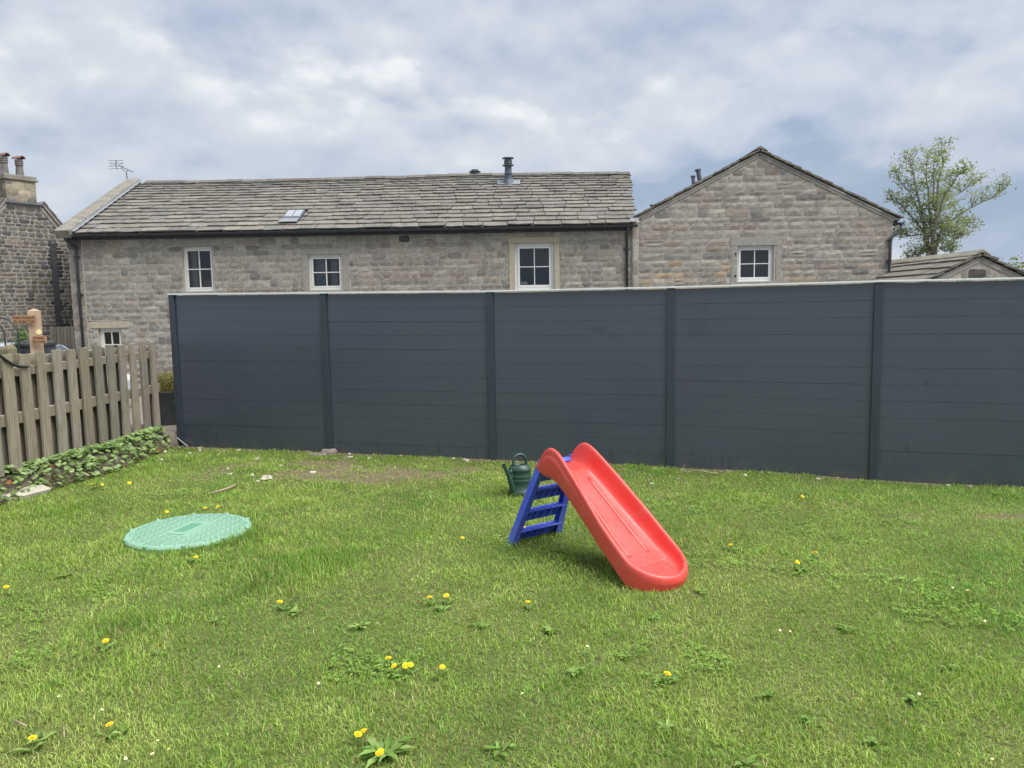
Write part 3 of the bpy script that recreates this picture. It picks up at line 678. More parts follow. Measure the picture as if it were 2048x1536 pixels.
    for i in range(31): q = LEN * i / 30; vs += [FR(BX0 + .302, q, .15), FR(BX0 + .31, q, .105), FR(BX0 + .375 + (.03 if i % 2 else 0), q, .100)]
    m.add(vs, [(3 * i + j, 3 * i + j + 1, 3 * i + j + 4, 3 * i + j + 3) for i in range(30) for j in (0, 1)]); mesh_obj('flashing', m, 'lead', t)
    # roof light
    m = MB(); fr = lambda a, b, c: FR(a, b, c)
    m.box((SU0, SV0, .0), (SU1, SV1, .115), fr=fr); rl = mesh_obj('roof_light', m, 'flue_grey', t, bevel=.006)
    for a, b in ((SU0 + .03, (SU0 + SU1) / 2 - .012), ((SU0 + SU1) / 2 + .012, SU1 - .03)):
        m = MB(); m.box((a, SV0 + .18, .116), (b, SV1 - .05, .122), fr=fr); mesh_obj('pane', m, 'roof_glass', rl)
    m = MB(); m.box((SU0 - .03, SV0 - .26, .118), (SU1 + .0, SV0 - .004, .124), fr=fr); mesh_obj('lead_apron', m, 'lead', rl)
    # gutter with fascia and brackets
    def gutter(x0, x1, yc, zc, r_=.058):
        m = MB(); n = 10; vs = []
        for x in (x0, x1):
            for i in range(n + 1): a = math.pi + math.pi * i / n; vs.append((x, yc + r_ * math.cos(a), zc + r_ * math.sin(a)))
            for i in range(n, -1, -1): a = math.pi + math.pi * i / n; vs.append((x, yc + (r_ - .006) * math.cos(a), zc + (r_ - .006) * math.sin(a)))
        k = 2 * n + 2; m.add(vs, [(i, (i + 1) % k, k + (i + 1) % k, k + i) for i in range(k)] + [(0, n // 2, n), (k, k + n // 2, k + n)] + [tuple(range(n + 1)), tuple(range(k, k + n + 1))][:2]); return m
    gt = mesh_obj('gutter', gutter(BX0 - .1, 3.40, EAV_Y - .02, EAV_Z + .005, .066), 'black_plastic', t, smooth=False)
    m = MB(); m.box((BX0 - .06, BY - .08, EAV_Z - .125), (3.28, BY - .035, EAV_Z + .0)); mesh_obj('fascia', m, 'black_plastic', t)
    x = BX0 + .4
    while x < 3.3:
        m = MB(); m.tube([(x, EAV_Y - .02 + .072 * math.cos(a), EAV_Z + .004 + .072 * math.sin(a)) for a in np.linspace(math.pi, 2 * math.pi, 7)], .007, 5); mesh_obj('bracket', m, 'black_plastic', gt); x += 1.0
    def pipe(pts, brs, r_=.036):
        m = MB(); m.tube(pts, r_, 12); p = mesh_obj('downpipe', m, 'black_plastic', t, smooth=True)
        for b in brs: m = MB(); m.lathe([(.036, -.03), (.048, -.03), (.048, .03), (.036, .03)], 12, b); m.box((b[0] - .085, b[1] + .0, b[2] - .012), (b[0] + .085, b[1] + .06, b[2] + .012)); mesh_obj('collar', m, 'black_plastic', p)
    xl = BX0 + .13; pipe([(xl, EAV_Y - .02, EAV_Z - .06), (xl, EAV_Y - .02, EAV_Z - .14), (xl + .10, BY - .07, EAV_Z - .30), (xl + .11, BY - .07, EAV_Z - .40), (xl + .12, BY - .07, YARD)], [(xl + .115, BY - .07, 2.1), (xl + .117, BY - .07, .3), (xl + .11, BY - .07, 3.1)])
    xm = bpx(1253, 500)[0]; pipe([(xm, EAV_Y - .02, EAV_Z - .06), (xm, EAV_Y + .0, EAV_Z - .14), (xm, BY - .07, EAV_Z - .26), (xm, BY - .07, YARD)], [(xm, BY - .07, 3.06), (xm, BY - .07, 1.2)])
    m = MB(); m.add([(3.12, EAV_Y + .03, EAV_Z + .075), (3.46, EAV_Y + .02, EAV_Z + .06), (3.43, EAV_Y + .25, EAV_Z + .34), (3.36, EAV_Y + .3, EAV_Z + .31)], [(0, 1, 2, 3)]); mesh_obj('valley_lead', m, 'lead', t)
    return FR, LEN, nn, t
def glossdark():
    flatmat('roof_glass', (.34, .36, .40), .08, .9, .03, 2)
glossdark()
BFR, BLEN, BNN, BARN = build_barn()

# flue, ridge cowl, aerial: separate fittings standing on the barn roof
def flue(loc, z0, prof, label, rings=()):
    t = thing('flue', (loc[0], loc[1], z0), label, 'flue'); m = MB(); m.lathe(prof, 20, (loc[0], loc[1], z0)); mesh_obj('pipe', m, 'flue_grey', t)
    for (zr, r0, r1, h) in rings: m = MB(); m.lathe([(r0, zr), (r1, zr + h * .3), (r1, zr + h * .6), (r0, zr + h)], 20, (loc[0], loc[1], z0)); mesh_obj('ring', m, 'flue_grey', t)
    return t
q = onplane(1017, 372, (0, EAV_Y, EAV_Z), BNN); ztop = aty(1018, 314, q[1])[2]; zb = q[2]; H_ = ztop - zb
t = flue(q, zb, [(.105, -.15), (.105, H_ - .05)], 'tall grey metal flue pipe standing on the barn roof slope', [(H_ - .06, .06, .185, .05), (H_ - .14, .12, .128, .04), (H_ - .20, .12, .128, .04), (H_ - .27, .10, .18, .045), (H_ * .40, .107, .135, .045)])
m = MB(); sl0 = np.array([0, BFR(0, 1, 0)[1] - BFR(0, 0, 0)[1], BFR(0, 1, 0)[2] - BFR(0, 0, 0)[2]])
m.add([q + np.array([a, 0, 0]) + sl0 * b + np.array(BNN) * c for a, b, c in [(-.34, -.12, .10), (.36, -.12, .10), (.36, .28, .11), (-.34, .28, .11), (-.34, -.12, .02), (.36, -.12, .02)]], [(0, 1, 2, 3), (4, 5, 1, 0)]); mesh_obj('flashing', m, 'lead', t)
m = MB(); m.lathe([(.19, -.06), (.115, .16)], 20, (q[0], q[1], zb + .04)); mesh_obj('collar', m, 'flue_grey', t)
q = aty(950, 357, RIDGE_Y + .1); t = flue(q, RIDGE_Z + .08, [(.07, -.1), (.09, .0), (.09, .15)], 'squat ringed vent cowl on the barn ridge', [(.02, .09, .19, .06), (.085, .09, .19, .06), (.155, .02, .12, .03)])
def aerial():
    Y = RIDGE_Y + .35; P = lambda x, y: aty(x, y, Y); t = thing('tv_aerial', P(255, 364), 'thin grey television aerial behind the barn coping', 'aerial')
    m = MB(); b = P(255, 366); m.tube([(b[0], b[1], b[2] - .5), P(253, 345)], .018, 8); mesh_obj('mast', m, 'aerial_metal', t)
    m = MB(); m.tube([P(235, 330), P(266, 344)], .015, 8); bo = mesh_obj('boom', m, 'aerial_metal', t); m = MB(); m.tube([P(244, 334), P(245, 340), P(253, 344), P(256, 340)], .01, 6); mesh_obj('clamp', m, 'aerial_metal', bo)
    m = MB(); m.tube([P(232, 320), P(232, 331), P(234, 338)], .016, 8); rf = mesh_obj('reflector', m, 'aerial_metal', t)
    for a, b_ in (((217, 321), (247, 321)), ((217, 326), (247, 326)), ((220, 328), (232, 330)), ((218, 333), (232, 332)), ((218, 338), (244, 337)), ((238, 329), (247, 326)), ((237, 332), (248, 332))): m = MB(); m.tube([P(*a), P(*b_)], .0075, 5); mesh_obj('rod', m, 'aerial_metal', rf)
    for f_ in np.linspace(.15, .95, 8): c = np.array(P(235, 330)) * (1 - f_) + np.array(P(266, 344)) * f_; m = MB(); m.tube([(c[0], c[1] - .12, c[2]), (c[0], c[1] + .12, c[2])], .006, 5); mesh_obj('director', m, 'aerial_metal', bo)
aerial()

# ---------------------------------------------------------------- house with the gable end
GY = 20.93
def FG(u, z, d): return (u, GY - d, z)
def gpx(x, y): q = aty(x, y, GY); return q[0], q[2]
def build_gable_house():
    gl, ap, gr_ = gpx(1270, 436), gpx(1518, 309), gpx(1786, 434); U0, U1 = 3.30, gpx(1784, 500)[0]; UA, ZA = ap; ZE0 = gl[1] - .02; ZE1 = gr_[1] - .02
    t = thing('gable_house', ((U0 + U1) / 2, GY, YARD), 'grey stone house gable end with one white window beside the barn', 'building')
    u0, z1 = gpx(1475, 492); u1, z0 = gpx(1547, 562); hole = (u0, u1, z0, z1)
    def lim(z):
        if z <= min(ZE0, ZE1): return U0 + .17, U1 - .006
        return U0 + .17 + max(0, (z - ZE0)) / (ZA - ZE0) * (UA - U0 - .17), U1 - max(0, (z - ZE1)) / (ZA - ZE1) * (UA - U1) * -1
    m = MB(); wall_slab(m, FG, U0, U1, YARD - .1, min(ZE0, ZE1), [hole], .4, .004)
    zc = min(ZE0, ZE1); m.add([FG(U0, zc, .004), FG(U1, zc, .004), FG(U1, ZE1, .004), FG(UA, ZA, .004), FG(U0, ZE0, .004)], [(0, 1, 2, 3, 4)])
    for x in (U0 + .001, U1): m.add([(x, GY, YARD - .1), (x, GY + 9, YARD - .1), (x, GY + 9, 3.8), (x, GY, 3.8)], [(0, 1, 2, 3)])
    mesh_obj('wall', m, 'mortar', t)
    ex = [hole]; f = fbox(FG)
    def dress(name, rect, proud=.024):
        m = MB(); m.box((rect[0], -.10, rect[2]), (rect[1], proud, rect[3]), fr=f); mesh_obj(name, m, 'grey_stone', t, bevel=.008); ex.append(rect)
    dress('lintel', (u0 - .19, u1 + .21, z1 + .004, z1 + .23)); dress('jamb', (u0 - .17, u0 - .003, z0 - .004, z1 + .001), .021); dress('jamb', (u1 + .05, u1 + .20, z0 - .004, z1 + .001), .021)
    m = MB(); m.box((u1 + .003, -.30, z0), (u1 + .047, -.02, z1), fr=f); mesh_obj('reveal', m, 'grey_stone', t)
    dress('sill', (u0 - .19, u1 + .21, z0 - .10, z0 - .006), .04)
    for (a, b) in ((1471, 508), (1470, 552)):
        p = gpx(a, b); m = MB(); m.box((p[0] - .02, .02, p[1] - .03), (p[0] + .02, .035, p[1] + .03), fr=f); mesh_obj('iron_pin', m, 'iron', t)
    rects = lay_stones(lim, YARD, ZA - .16, (.145, .225), (.24, .58), ex, .013, 9)
    z = YARD
    while z < ZE0 - .05:
        h = min(random.uniform(.3, .62), ZE0 - z); rects.append((U0 + .004, U0 + .16, z + .006, z + h - .006)); z += h
    ochre = [gpx(1300, 500), gpx(1380, 530), gpx(1340, 545), gpx(1440, 518), gpx(1410, 557), gpx(1620, 555)]
    def special(q):
        cu, cz = (q[0] + q[1]) / 2, (q[2] + q[3]) / 2
        if cz < 2.95 and cu < 6.4 and random.random() < .17: v = random.uniform(.85, 1.15); return (.38 * v, .305 * v, .215 * v)
        if cz < 2.3 and random.random() < .25: return (.36, .305, .225)
    put_stones(t, rects, FG, pal_barn, 'stone', lambda q: 1 if (q[2] + q[3]) / 2 > 2.0 else 0, special=special)
    make_window(t, FG, *hole, .10, 'white_plastic', fw=.055, sash=.055, bar=.022)
    # roof: two slopes of stone slates running back, verge edge towards us
    Y0, Y1 = GY - .11, GY + 9.0; OV = .14; rd = random.Random(12); roof = None
    for sgn, (ue, ze) in ((-1, (U0 + .10, ZE0 - .04)), (1, (U1 + .17, ZE1 - .10))):
        e = np.array([ue, ze + .05]); a = np.array([UA, ZA + .055]); dv = a - e; ln = np.linalg.norm(dv); dv /= ln; nv = np.array([-dv[1], dv[0]]) * (1 if dv[0] > 0 else -1)
        def FH(y, v, n): p = e + dv * v + nv * n; return (p[0], y, p[1])
        if roof is None:
            m = MB(); m.box((Y0 + .06, 0, -.05), (Y1, ln, .0), fr=FH); roof = mesh_obj('roof', m, 'grey_stone', t)
        else: m = MB(); m.box((Y0 + .06, 0, -.05), (Y1, ln, .0), fr=FH); mesh_obj('roof_slope', m, 'grey_stone', roof)
        m = MB(); m.box((GY - .035, .12, -.115), (GY + .05, ln - .07, -.052), fr=FH); mesh_obj('verge_mortar', m, 'pale_mortar', t)
        nc = 13; ex_ = np.linspace(.36, .26, nc); ex_ *= ln / ex_.sum(); v = 0
        for k in range(nc):
            y = Y0 + rd.uniform(-.02, .05); first = True
            while y < Y1:
                w = rd.uniform(.5, .9); th = rd.uniform(.03, .045); m = MB(); b = min(y + w, Y1); lift = .055 + th; h = min(v + ex_[k] * 1.5, ln); tl = v - .03 + rd.uniform(-.02, .02)
                m.add([FH(y, tl, lift), FH(b, tl, lift), FH(b, h, .02 + th), FH(y, h, .02 + th), FH(y, tl, lift - th), FH(b, tl, lift - th), FH(b, h, .02), FH(y, h, .02)], [(0, 1, 2, 3), (4, 7, 6, 5), (0, 4, 5, 1), (1, 5, 6, 2), (2, 6, 7, 3), (3, 7, 4, 0)], jit((.21, .195, .17), rd, .8, 1.15))
                if first or k > 9: mesh_obj('slate', m, 'slate', roof)
                else:
                    REST.v_add(m)
                y = b + .006; first = False
            v += ex_[k]
    if REST.mb.v: mesh_obj('slating', REST.mb, 'slate', roof, kind='stuff')
    y = Y0 - .02
    while y < Y1:
        w = rd.uniform(.5, .75); m = MB(); pr = [(-.21, -.06), (-.17, -.02), (0, .085), (.17, -.02), (.21, -.06), (0, .0)]; vs = []
        for yy in (y + .004, y + w - .004): vs += [(UA + a, yy, ZA + .125 + b) for a, b in pr]
        n = 6; m.add(vs, [(i, n + i, n + (i + 1) % n, (i + 1) % n) for i in range(n)] + [tuple(range(n)), tuple(range(n, 2 * n))[::-1]], (.2, .185, .165)); mesh_obj('ridge_stone', m, 'slate', roof, bevel=.01); y += w
    # right-hand gutter (seen end-on) and swan-neck downpipe
    xg, zg = U1 + .20, ZE1 - .13; m = MB(); n = 10; vs = []
    for yy in (GY - .12, Y1):
        vs += [(xg + .062 * math.cos(math.pi + math.pi * i / n), yy, zg + .062 * math.sin(math.pi + math.pi * i / n)) for i in range(n + 1)]
    k = n + 1; m.add(vs, [(i, i + 1, k + i + 1, k + i) for i in range(n)] + [tuple(range(k)), tuple(range(k, 2 * k))[::-1]]); mesh_obj('gutter', m, 'black_plastic', t)
    m = MB(); m.box((U1 + .004, GY + .02, zg - .02), (U1 + .14, GY + .06, zg + .05)); mesh_obj('bracket', m, 'black_plastic', t)
    xp = gpx(1776, 520)[0]; m = MB(); m.tube([(xg - .01, GY - .07, zg - .05), (xg - .01, GY - .075, zg - .20), (xg - .06, GY - .085, zg - .27), (xp + .06, GY - .09, zg - .37), (xp, GY - .09, zg - .45), (xp, GY - .09, YARD)], .037, 12); p = mesh_obj('downpipe', m, 'black_plastic', t, smooth=True)
    for zc in (zg - .46, 2.6, 1.3): m = MB(); m.lathe([(.037, -.03), (.05, -.03), (.05, .03), (.037, .03)], 12, (xp, GY - .09, zc)); m.box((xp - .08, GY - .09, zc - .012), (xp + .08, GY - .03, zc + .012)); mesh_obj('collar', m, 'black_plastic', p)
    return UA, ZA
class _Rest:
    def __init__(s): s.mb = MB()
    def v_add(s, m): s.mb.add(m.v, m.f); s.mb.c[-len(m.v):] = m.c
REST = _Rest()
UA, ZA = build_gable_house()
for (a, b, r_, Y, lab) in (((1402, 372), (1396, 340), .065, 22.6, 'taller tilted grey flue on the gable house roof'), ((1387, 372), (1386, 353), .05, 22.6, 'shorter grey vent pipe beside the tilted flue'), ((1304, 425), (1303, 410), .035, 21.8, 'small stub vent low on the gable house roof')):
    p, q = aty(*a, Y), aty(*b, Y); t = thing('vent_pipe', p, lab, 'vent'); m = MB(); d = q - p; m.tube([p - d * .6, q], r_, 14); mesh_obj('pipe', m, 'flue_grey', t); m = MB(); e = d / np.linalg.norm(d)
    m.tube([q - e * r_ * .5, q - e * r_ * .2, q + e * r_ * .35, q + e * r_ * .6], [r_ * 1.05, r_ * 1.55, r_ * 1.45, r_ * .7], 14); mesh_obj('cap', m, 'flue_grey', t)

# ---------------------------------------------------------------- dark stone house at the left
def build_left_house():
    P0 = aty(122, 460, 22.6); P0[2] = 0; d = np.array([.5, .866, 0]); n = np.array([.866, -.5, 0])
    def F(u, z, q): return tuple(P0 + d * u + n * q + np.array([0, 0, z]))
    t = thing('dark_stone_house', F(-1.0, YARD, 0), 'old dark stone house with a chimney at the left of the barn', 'building')
    UAp, ZAp, sl_ = -1.0, 5.22, 1.23; UL, UR = -3.4, 1.6; ZCUT = 4.66
    def top(u): return ZAp - abs(u - UAp) * sl_
    m = MB(); zc = 4.02; ZE = top(UR)
    m.add([F(UL, YARD - .1, .004), F(UR, YARD - .1, .004), F(UR, top(UR), .004), F(UAp + (ZAp - ZCUT) / sl_, ZCUT, .004), F(UAp - (ZAp - ZCUT) / sl_, ZCUT, .004), F(UL, top(UL), .004)], [(0, 1, 2, 3, 4, 5)])
    for uu in (UL, UR): m.add([F(uu, YARD - .1, .004), F(uu, YARD - .1, -6), F(uu, top(uu), -6), F(uu, top(uu), .004)], [(0, 1, 2, 3)])
    mesh_obj('wall', m, 'pale_mortar', t)
    def lim(z): w = (ZAp - .1 - z) / sl_; return max(UL, UAp - w), min(UR, UAp + w)
    strip = (-.36, -.10, .9, 3.60)
    rects = lay_stones(lim, YARD, ZCUT - .05, (.08, .15), (.12, .32), [], .017, 5)
    def pal(q):
        cu, cz = (q[0] + q[1]) / 2, (q[2] + q[3]) / 2; v = random.uniform(.75, 1.3); k = random.random()
        c = (.135, .126, .115) if k < .6 else (.17, .152, .128) if k < .85 else (.095, .095, .10)
        if strip[0] < cu < strip[1] and strip[2] < cz < strip[3]: c = (.045, .046, .050)  # stones darkened to paint the shaded face of the corner
        return tuple(x * v for x in c)
    def vis(q): cu, cz = (q[0] + q[1]) / 2, (q[2] + q[3]) / 2; return 1 if (-2.1 < cu < .45 and cz > .7) else 0
    put_stones(t, rects, F, pal, 'dark_stone', vis, .016, rough=1.2)
    # raised strip coloured dark to stand in for a wall corner's shaded side face
    m = MB(); m.box((strip[0], -.02, strip[2]), (strip[0] + .17, .03, strip[3]), fr=fbox(F), col=(.06, .06, .066)); mesh_obj('corner_shade_strip', m, 'dark_stone', t, bevel=.01)
    # roof slopes and verge slates
    roof = None
    for sg in (-1, 1):
        ue = UR + .1 if sg > 0 else UL - .1; e0 = np.array([ue, top(ue) + .02]); a0 = np.array([UAp + sg * (ZAp - ZCUT) / sl_, ZCUT + .02]); dv = a0 - e0; ln = np.linalg.norm(dv); dv = dv / ln; nv = np.array([-dv[1], dv[0]]) * (1 if dv[0] > 0 else -1)
        def FH(y, v, q): p = e0 + dv * v + nv * q; return F(p[0], p[1], y)
        m = MB(); m.box((-6, 0, 0), (.08, ln, .05), fr=FH); o = mesh_obj('roof' if roof is None else 'roof_slope', m, 'grey_stone', t if roof is None else roof); roof = roof or o
        v = 0
        while v < ln:
            m = MB(); h = min(v + .5, ln); m.box((-.9, v, .05), (.10, h, .085), col=(.15, .14, .13), fr=lambda y, vv, q: FH(y, vv, q + .03 * (1 - (vv - v) / .5))); mesh_obj('slate', m, 'slate', roof); v += .34
        m = MB(); m.box((.0, .0, -.10), (.03, ln - .05, -.002), fr=FH); mesh_obj('verge_mortar', m, 'pale_mortar', t)
    # chimney stack
    c0, c1 = -1.43, -.62; zb, zt = 4.62, 5.26; D = 1.3; ch = MB(); ch.box((c0 + .012, -D + .012, zb), (c1 - .012, .02, zt), fr=fbox(F)); chim = mesh_obj('chimney', ch, 'pale_mortar', t)
    pc = lambda q: jit(random.choice([(.33, .285, .215), (.27, .24, .19), (.20, .187, .165), (.35, .305, .225)]), random, .8, 1.2)
    def FC(u, z, q): return F(u, z, q + .016)
    def FCl(u, z, q): return tuple(P0 + d * (c0 + .008 - q) + n * (.02 - u) + np.array([0, 0, z]))
    for (FF, a, b, sd) in ((FC, c0, c1, 2), (FCl, 0., D, 3)):
        for q in lay_stones(lambda z: (a, b), zb, zt, (.14, .2), (.16, .34), [], .01, sd): m = MB(); stone_piece(m, FF, *q, pc(q), .014); mesh_obj('stone', m, 'stone', chim)
    m = MB(); m.box((c0 - .05, -D - .04, zb - .0), (c1 + .14, .09, zb + .045), fr=fbox(F)); mesh_obj('drip_course', m, 'flue_grey', chim)
    m = MB(); m.box((c0 - .05, -D - .04, zt), (c1 + .055, .075, zt + .05), fr=fbox(F)); m.box((c0 - .02, -D - .02, zt + .05), (c1 + .02, .045, zt + .14), fr=fbox(F)); mesh_obj('cap_stone', m, 'coping_stone', chim, bevel=.012)
    for (u, hh) in ((-1.40 + .10, .50), (-.80 - .10, .48)):
        c = F(u, zt + .13, -.22); m = MB(); m.lathe([(.115, 0), (.115, .04), (.105, .05), (.085, hh - .18), (.105, hh - .17), (.105, hh - .145), (.09, hh - .13), (.105, hh - .115), (.105, hh - .09), (.09, hh - .075), (.105, hh - .06), (.105, hh - .02), (.075, hh)], 18, c); pot = mesh_obj('chimney_pot', m, 'clay_pot', chim)
        m = MB(); vs = []; k = 10
        for y in (-.15, .15):
            for i in range(k + 1): a = math.pi * i / k; vs.append((y, .095 * math.cos(a), hh + .01 + .085 * math.sin(a)))
        m.add([(c[0] + p[0] * .95 + p[1] * .3, c[1] + p[1] * .95 - p[0] * .3, c[2] + p[2]) for p in vs], [(i, i + 1, k + 2 + i, k + 1 + i) for i in range(k)]); o = mesh_obj('hood_tile', m, 'terracotta', pot); md = o.modifiers.new('thick', 'SOLIDIFY'); md.thickness = .018
build_left_house()

# ---------------------------------------------------------------- low outbuilding at the right
def build_outbuilding():
    D0 = 18.0; ap = aty(1960, 517, D0); UAo, ZAo = ap[0], ap[2]; HW, sl_ = 2.1, .47; D1 = 27.5
    t = thing('outbuilding', (UAo, D0, YARD), 'low stone outbuilding with slate roof beyond the fence under the tree', 'building')
    F = lambda u, z, d: (u, D0 - d, z); ZE = ZAo - HW * sl_
    m = MB(); m.add([F(UAo - HW, YARD - .1, .004), F(UAo + HW, YARD - .1, .004), F(UAo + HW, ZE, .004), F(UAo, ZAo, .004), F(UAo - HW, ZE, .004)], [(0, 1, 2, 3, 4)])
    for x in (UAo - HW, UAo + HW): m.add([(x, D0, YARD - .1), (x, D1, YARD - .1), (x, D1, ZE), (x, D0, ZE)], [(0, 1, 2, 3)])
    mesh_obj('wall', m, 'mortar', t)
    lim = lambda z: (UAo - min(HW, (ZAo - .08 - z) / sl_), UAo + min(HW, (ZAo - .08 - z) / sl_))
    rects = lay_stones(lim, YARD, ZAo - .24, (.14, .2), (.25, .5), [], .011, 8)
    dq = aty(1958, 542, D0)
    put_stones(t, rects, F, pal_barn, 'stone', lambda q: 1 if q[3] > 1.85 else 0, special=lambda q: (.1, .095, .09) if (abs((q[0] + q[1]) / 2 - dq[0]) < .12 and q[3] > 2.05) else None)
    rd = random.Random(3); roof = None; nc = 7
    for sg in (-1, 1):
        e0 = np.array([UAo + sg * (HW + .15), ZE - .15 * sl_ + .05]); a0 = np.array([UAo, ZAo + .05]); dv = a0 - e0; ln = np.linalg.norm(dv); dv = dv / ln; nv = np.array([-dv[1], dv[0]]) * (1 if dv[0] > 0 else -1)
        def FH(y, v, q): p = e0 + dv * v + nv * q; return (p[0], y, p[1])
        m = MB(); m.box((D0 - .02, 0, -.05), (D1, ln, 0), fr=FH); o = mesh_obj('roof' if roof is None else 'roof_slope', m, 'grey_stone', t if roof is None else roof); roof = roof or o
        m = MB(); m.box((D0 - .03, .1, -.12), (D0 + .05, ln - .07, -.052), fr=FH); mesh_obj('verge_mortar', m, 'pale_mortar', t)
        for k in range(nc):
            v = k * ln / nc; ex_ = ln / nc; y = D0 - .1 + rd.uniform(-.02, .03)
            while y < D1:
                w = rd.uniform(.55, 1.0); b = min(y + w, D1); th = rd.uniform(.035, .05); h = min(v + ex_ * 1.4, ln); lift = .07 + th; tl = v - .02 + rd.uniform(-.02, .02); m = MB()
                m.add([FH(y, tl, lift), FH(b, tl, lift), FH(b, h, .02 + th), FH(y, h, .02 + th), FH(y, tl, lift - th), FH(b, tl, lift - th), FH(b, h, .02), FH(y, h, .02)], [(0, 1, 2, 3), (4, 7, 6, 5), (0, 4, 5, 1), (1, 5, 6, 2), (2, 6, 7, 3), (3, 7, 4, 0)], jit((.20, .19, .165), rd, .8, 1.15))
                mesh_obj('slate', m, 'slate', roof); y = b + .006
    y = D0 - .12
    while y < D1:
        w = rd.uniform(.5, .75); m = MB(); pr = [(-.2, -.06), (-.16, -.02), (0, .08), (.16, -.02), (.2, -.06), (0, 0)]; vs = []
        for yy in (y + .012, y + w - .012): vs += [(UAo + a, yy, ZAo + .13 + b) for a, b in pr]
        n = 6; m.add(vs, [(i, n + i, n + (i + 1) % n, (i + 1) % n) for i in range(n)] + [tuple(range(n)), tuple(range(n, 2 * n))[::-1]], (.27, .255, .21)); mesh_obj('ridge_stone', m, 'slate', roof, bevel=.01); y += w
build_outbuilding()

# ---------------------------------------------------------------- trees and shrubs
def leaf_quads(mb, P, size, cols, rd, flat=.6):
    for p in P:
        n = Vector((rd.gauss(0, flat), rd.gauss(0, flat), 1)).normalized(); a = n.orthogonal().normalized(); a.rotate(Matrix.Rotation(rd.uniform(0, 6.28), 3, n)); b = n.cross(a); s = size * rd.uniform(.6, 1.3); p = Vector(p)
        v = rd.uniform(.75, 1.25); c = rd.choice(cols); mb.add([p - a * s * .5, p + b * s * .32, p + a * s * .5, p - b * s * .32], [(0, 1, 2, 3)], tuple(x * v for x in c))
def build_tree():
    Y = 30.0; rd = random.Random(21); P = lambda x, y, dy=0: aty(x, y, Y + dy); base = P(1868, 530); base[2] = YARD
    t = thing('tree', base, 'sparse pale green spring tree with several stems behind the outbuilding', 'tree')
    wood = MB(); tips = []
    stems = [([(1858, 640), (1858, 520), (1854, 470), (1842, 425), (1826, 350), (1818, 318)], .17), ([(1864, 640), (1861, 520), (1868, 455), (1874, 400), (1884, 330), (1884, 292)], .16), ([(1872, 640), (1868, 520), (1878, 470), (1900, 440), (1940, 415), (1985, 396), (2016, 372)], .14),
             ([(1866, 500), (1872, 440), (1888, 395), (1912, 350), (1932, 340)], .10), ([(1856, 500), (1846, 462), (1822, 430), (1798, 410), (1784, 402)], .09), ([(1852, 470), (1830, 470), (1802, 478), (1786, 470)], .06), ([(1857, 500), (1845, 505), (1832, 515), (1815, 520)], .05), ([(1874, 470), (1890, 462), (1925, 455), (1948, 456)], .06),
             ([(1862, 470), (1858, 410), (1850, 350), (1857, 312)], .10), ([(1872, 440), (1884, 410), (1905, 395), (1935, 375), (1958, 362)], .08), ([(1845, 440), (1828, 400), (1806, 370), (1790, 345)], .08), ([(1868, 420), (1866, 370), (1868, 325)], .08), ([(1878, 470), (1896, 470), (1915, 478), (1925, 470)], .04),
             ([(1868, 480), (1885, 500), (1895, 505), (1905, 500)], .04)]
    for k, (pts, r0) in enumerate(stems):
        r0 *= .68
        dy0, dy1 = rd.uniform(-.2, .2), rd.uniform(-1.6, 1.6); w = [P(x, y, dy0 + (dy1 - dy0) * i / (len(pts) - 1)) for i, (x, y) in enumerate(pts)]
        fine = []
        for i in range(len(w) - 1):
            for f_ in (0, .5): q = np.array(w[i]) * (1 - f_) + np.array(w[i + 1]) * f_; fine.append(q + np.array([rd.gauss(0, .025) for _ in range(3)]))
        fine.append(w[-1]); n = len(fine); wood.tube(fine, [r0 * (1 - .88 * (i / (n - 1)) ** .8) for i in range(n)], 7)
        for i in range(n):
            if fine[i][2] < 3.5 and k < 3: continue
            f_ = i / (n - 1)
            if k < 4 and f_ < .35: continue
            for b in range(5 if f_ > .3 else 3):
                a = rd.uniform(0, 6.28); el = rd.uniform(.1, 1.2); l_ = rd.uniform(.35, .95) * (1.15 - .55 * f_); dv = np.array([math.cos(a) * math.cos(el), math.sin(a) * math.cos(el), math.sin(el)]); q0 = np.array(fine[i]); q1 = q0 + dv * l_ * .5 + np.array([0, 0, .05]); q2 = q0 + dv * l_ + np.array([0, 0, .14 * l_])
                wood.tube([q0, q1, q2], [.011, .008, .004], 4, caps=False); tips.append((q0, q1, q2))
    mesh_obj('trunk', wood, 'bark', t, smooth=True); lv = MB()
    cols = [(.235, .305, .165), (.27, .33, .185), (.20, .265, .14), (.275, .285, .175)]
    for q0, q1, q2 in tips:
        pts = []
        for _ in range(20):
            f_ = rd.uniform(.25, 1.08); q = (q0 * (1 - f_) + q2 * f_); pts.append(q + np.array([rd.gauss(0, .10), rd.gauss(0, .10), rd.gauss(0, .08)]))
        leaf_quads(lv, pts, .098, cols, rd, .8)
    mesh_obj('crown', lv, 'tree_leaf', t); print('tree leaves', len(lv.f))
build_tree()
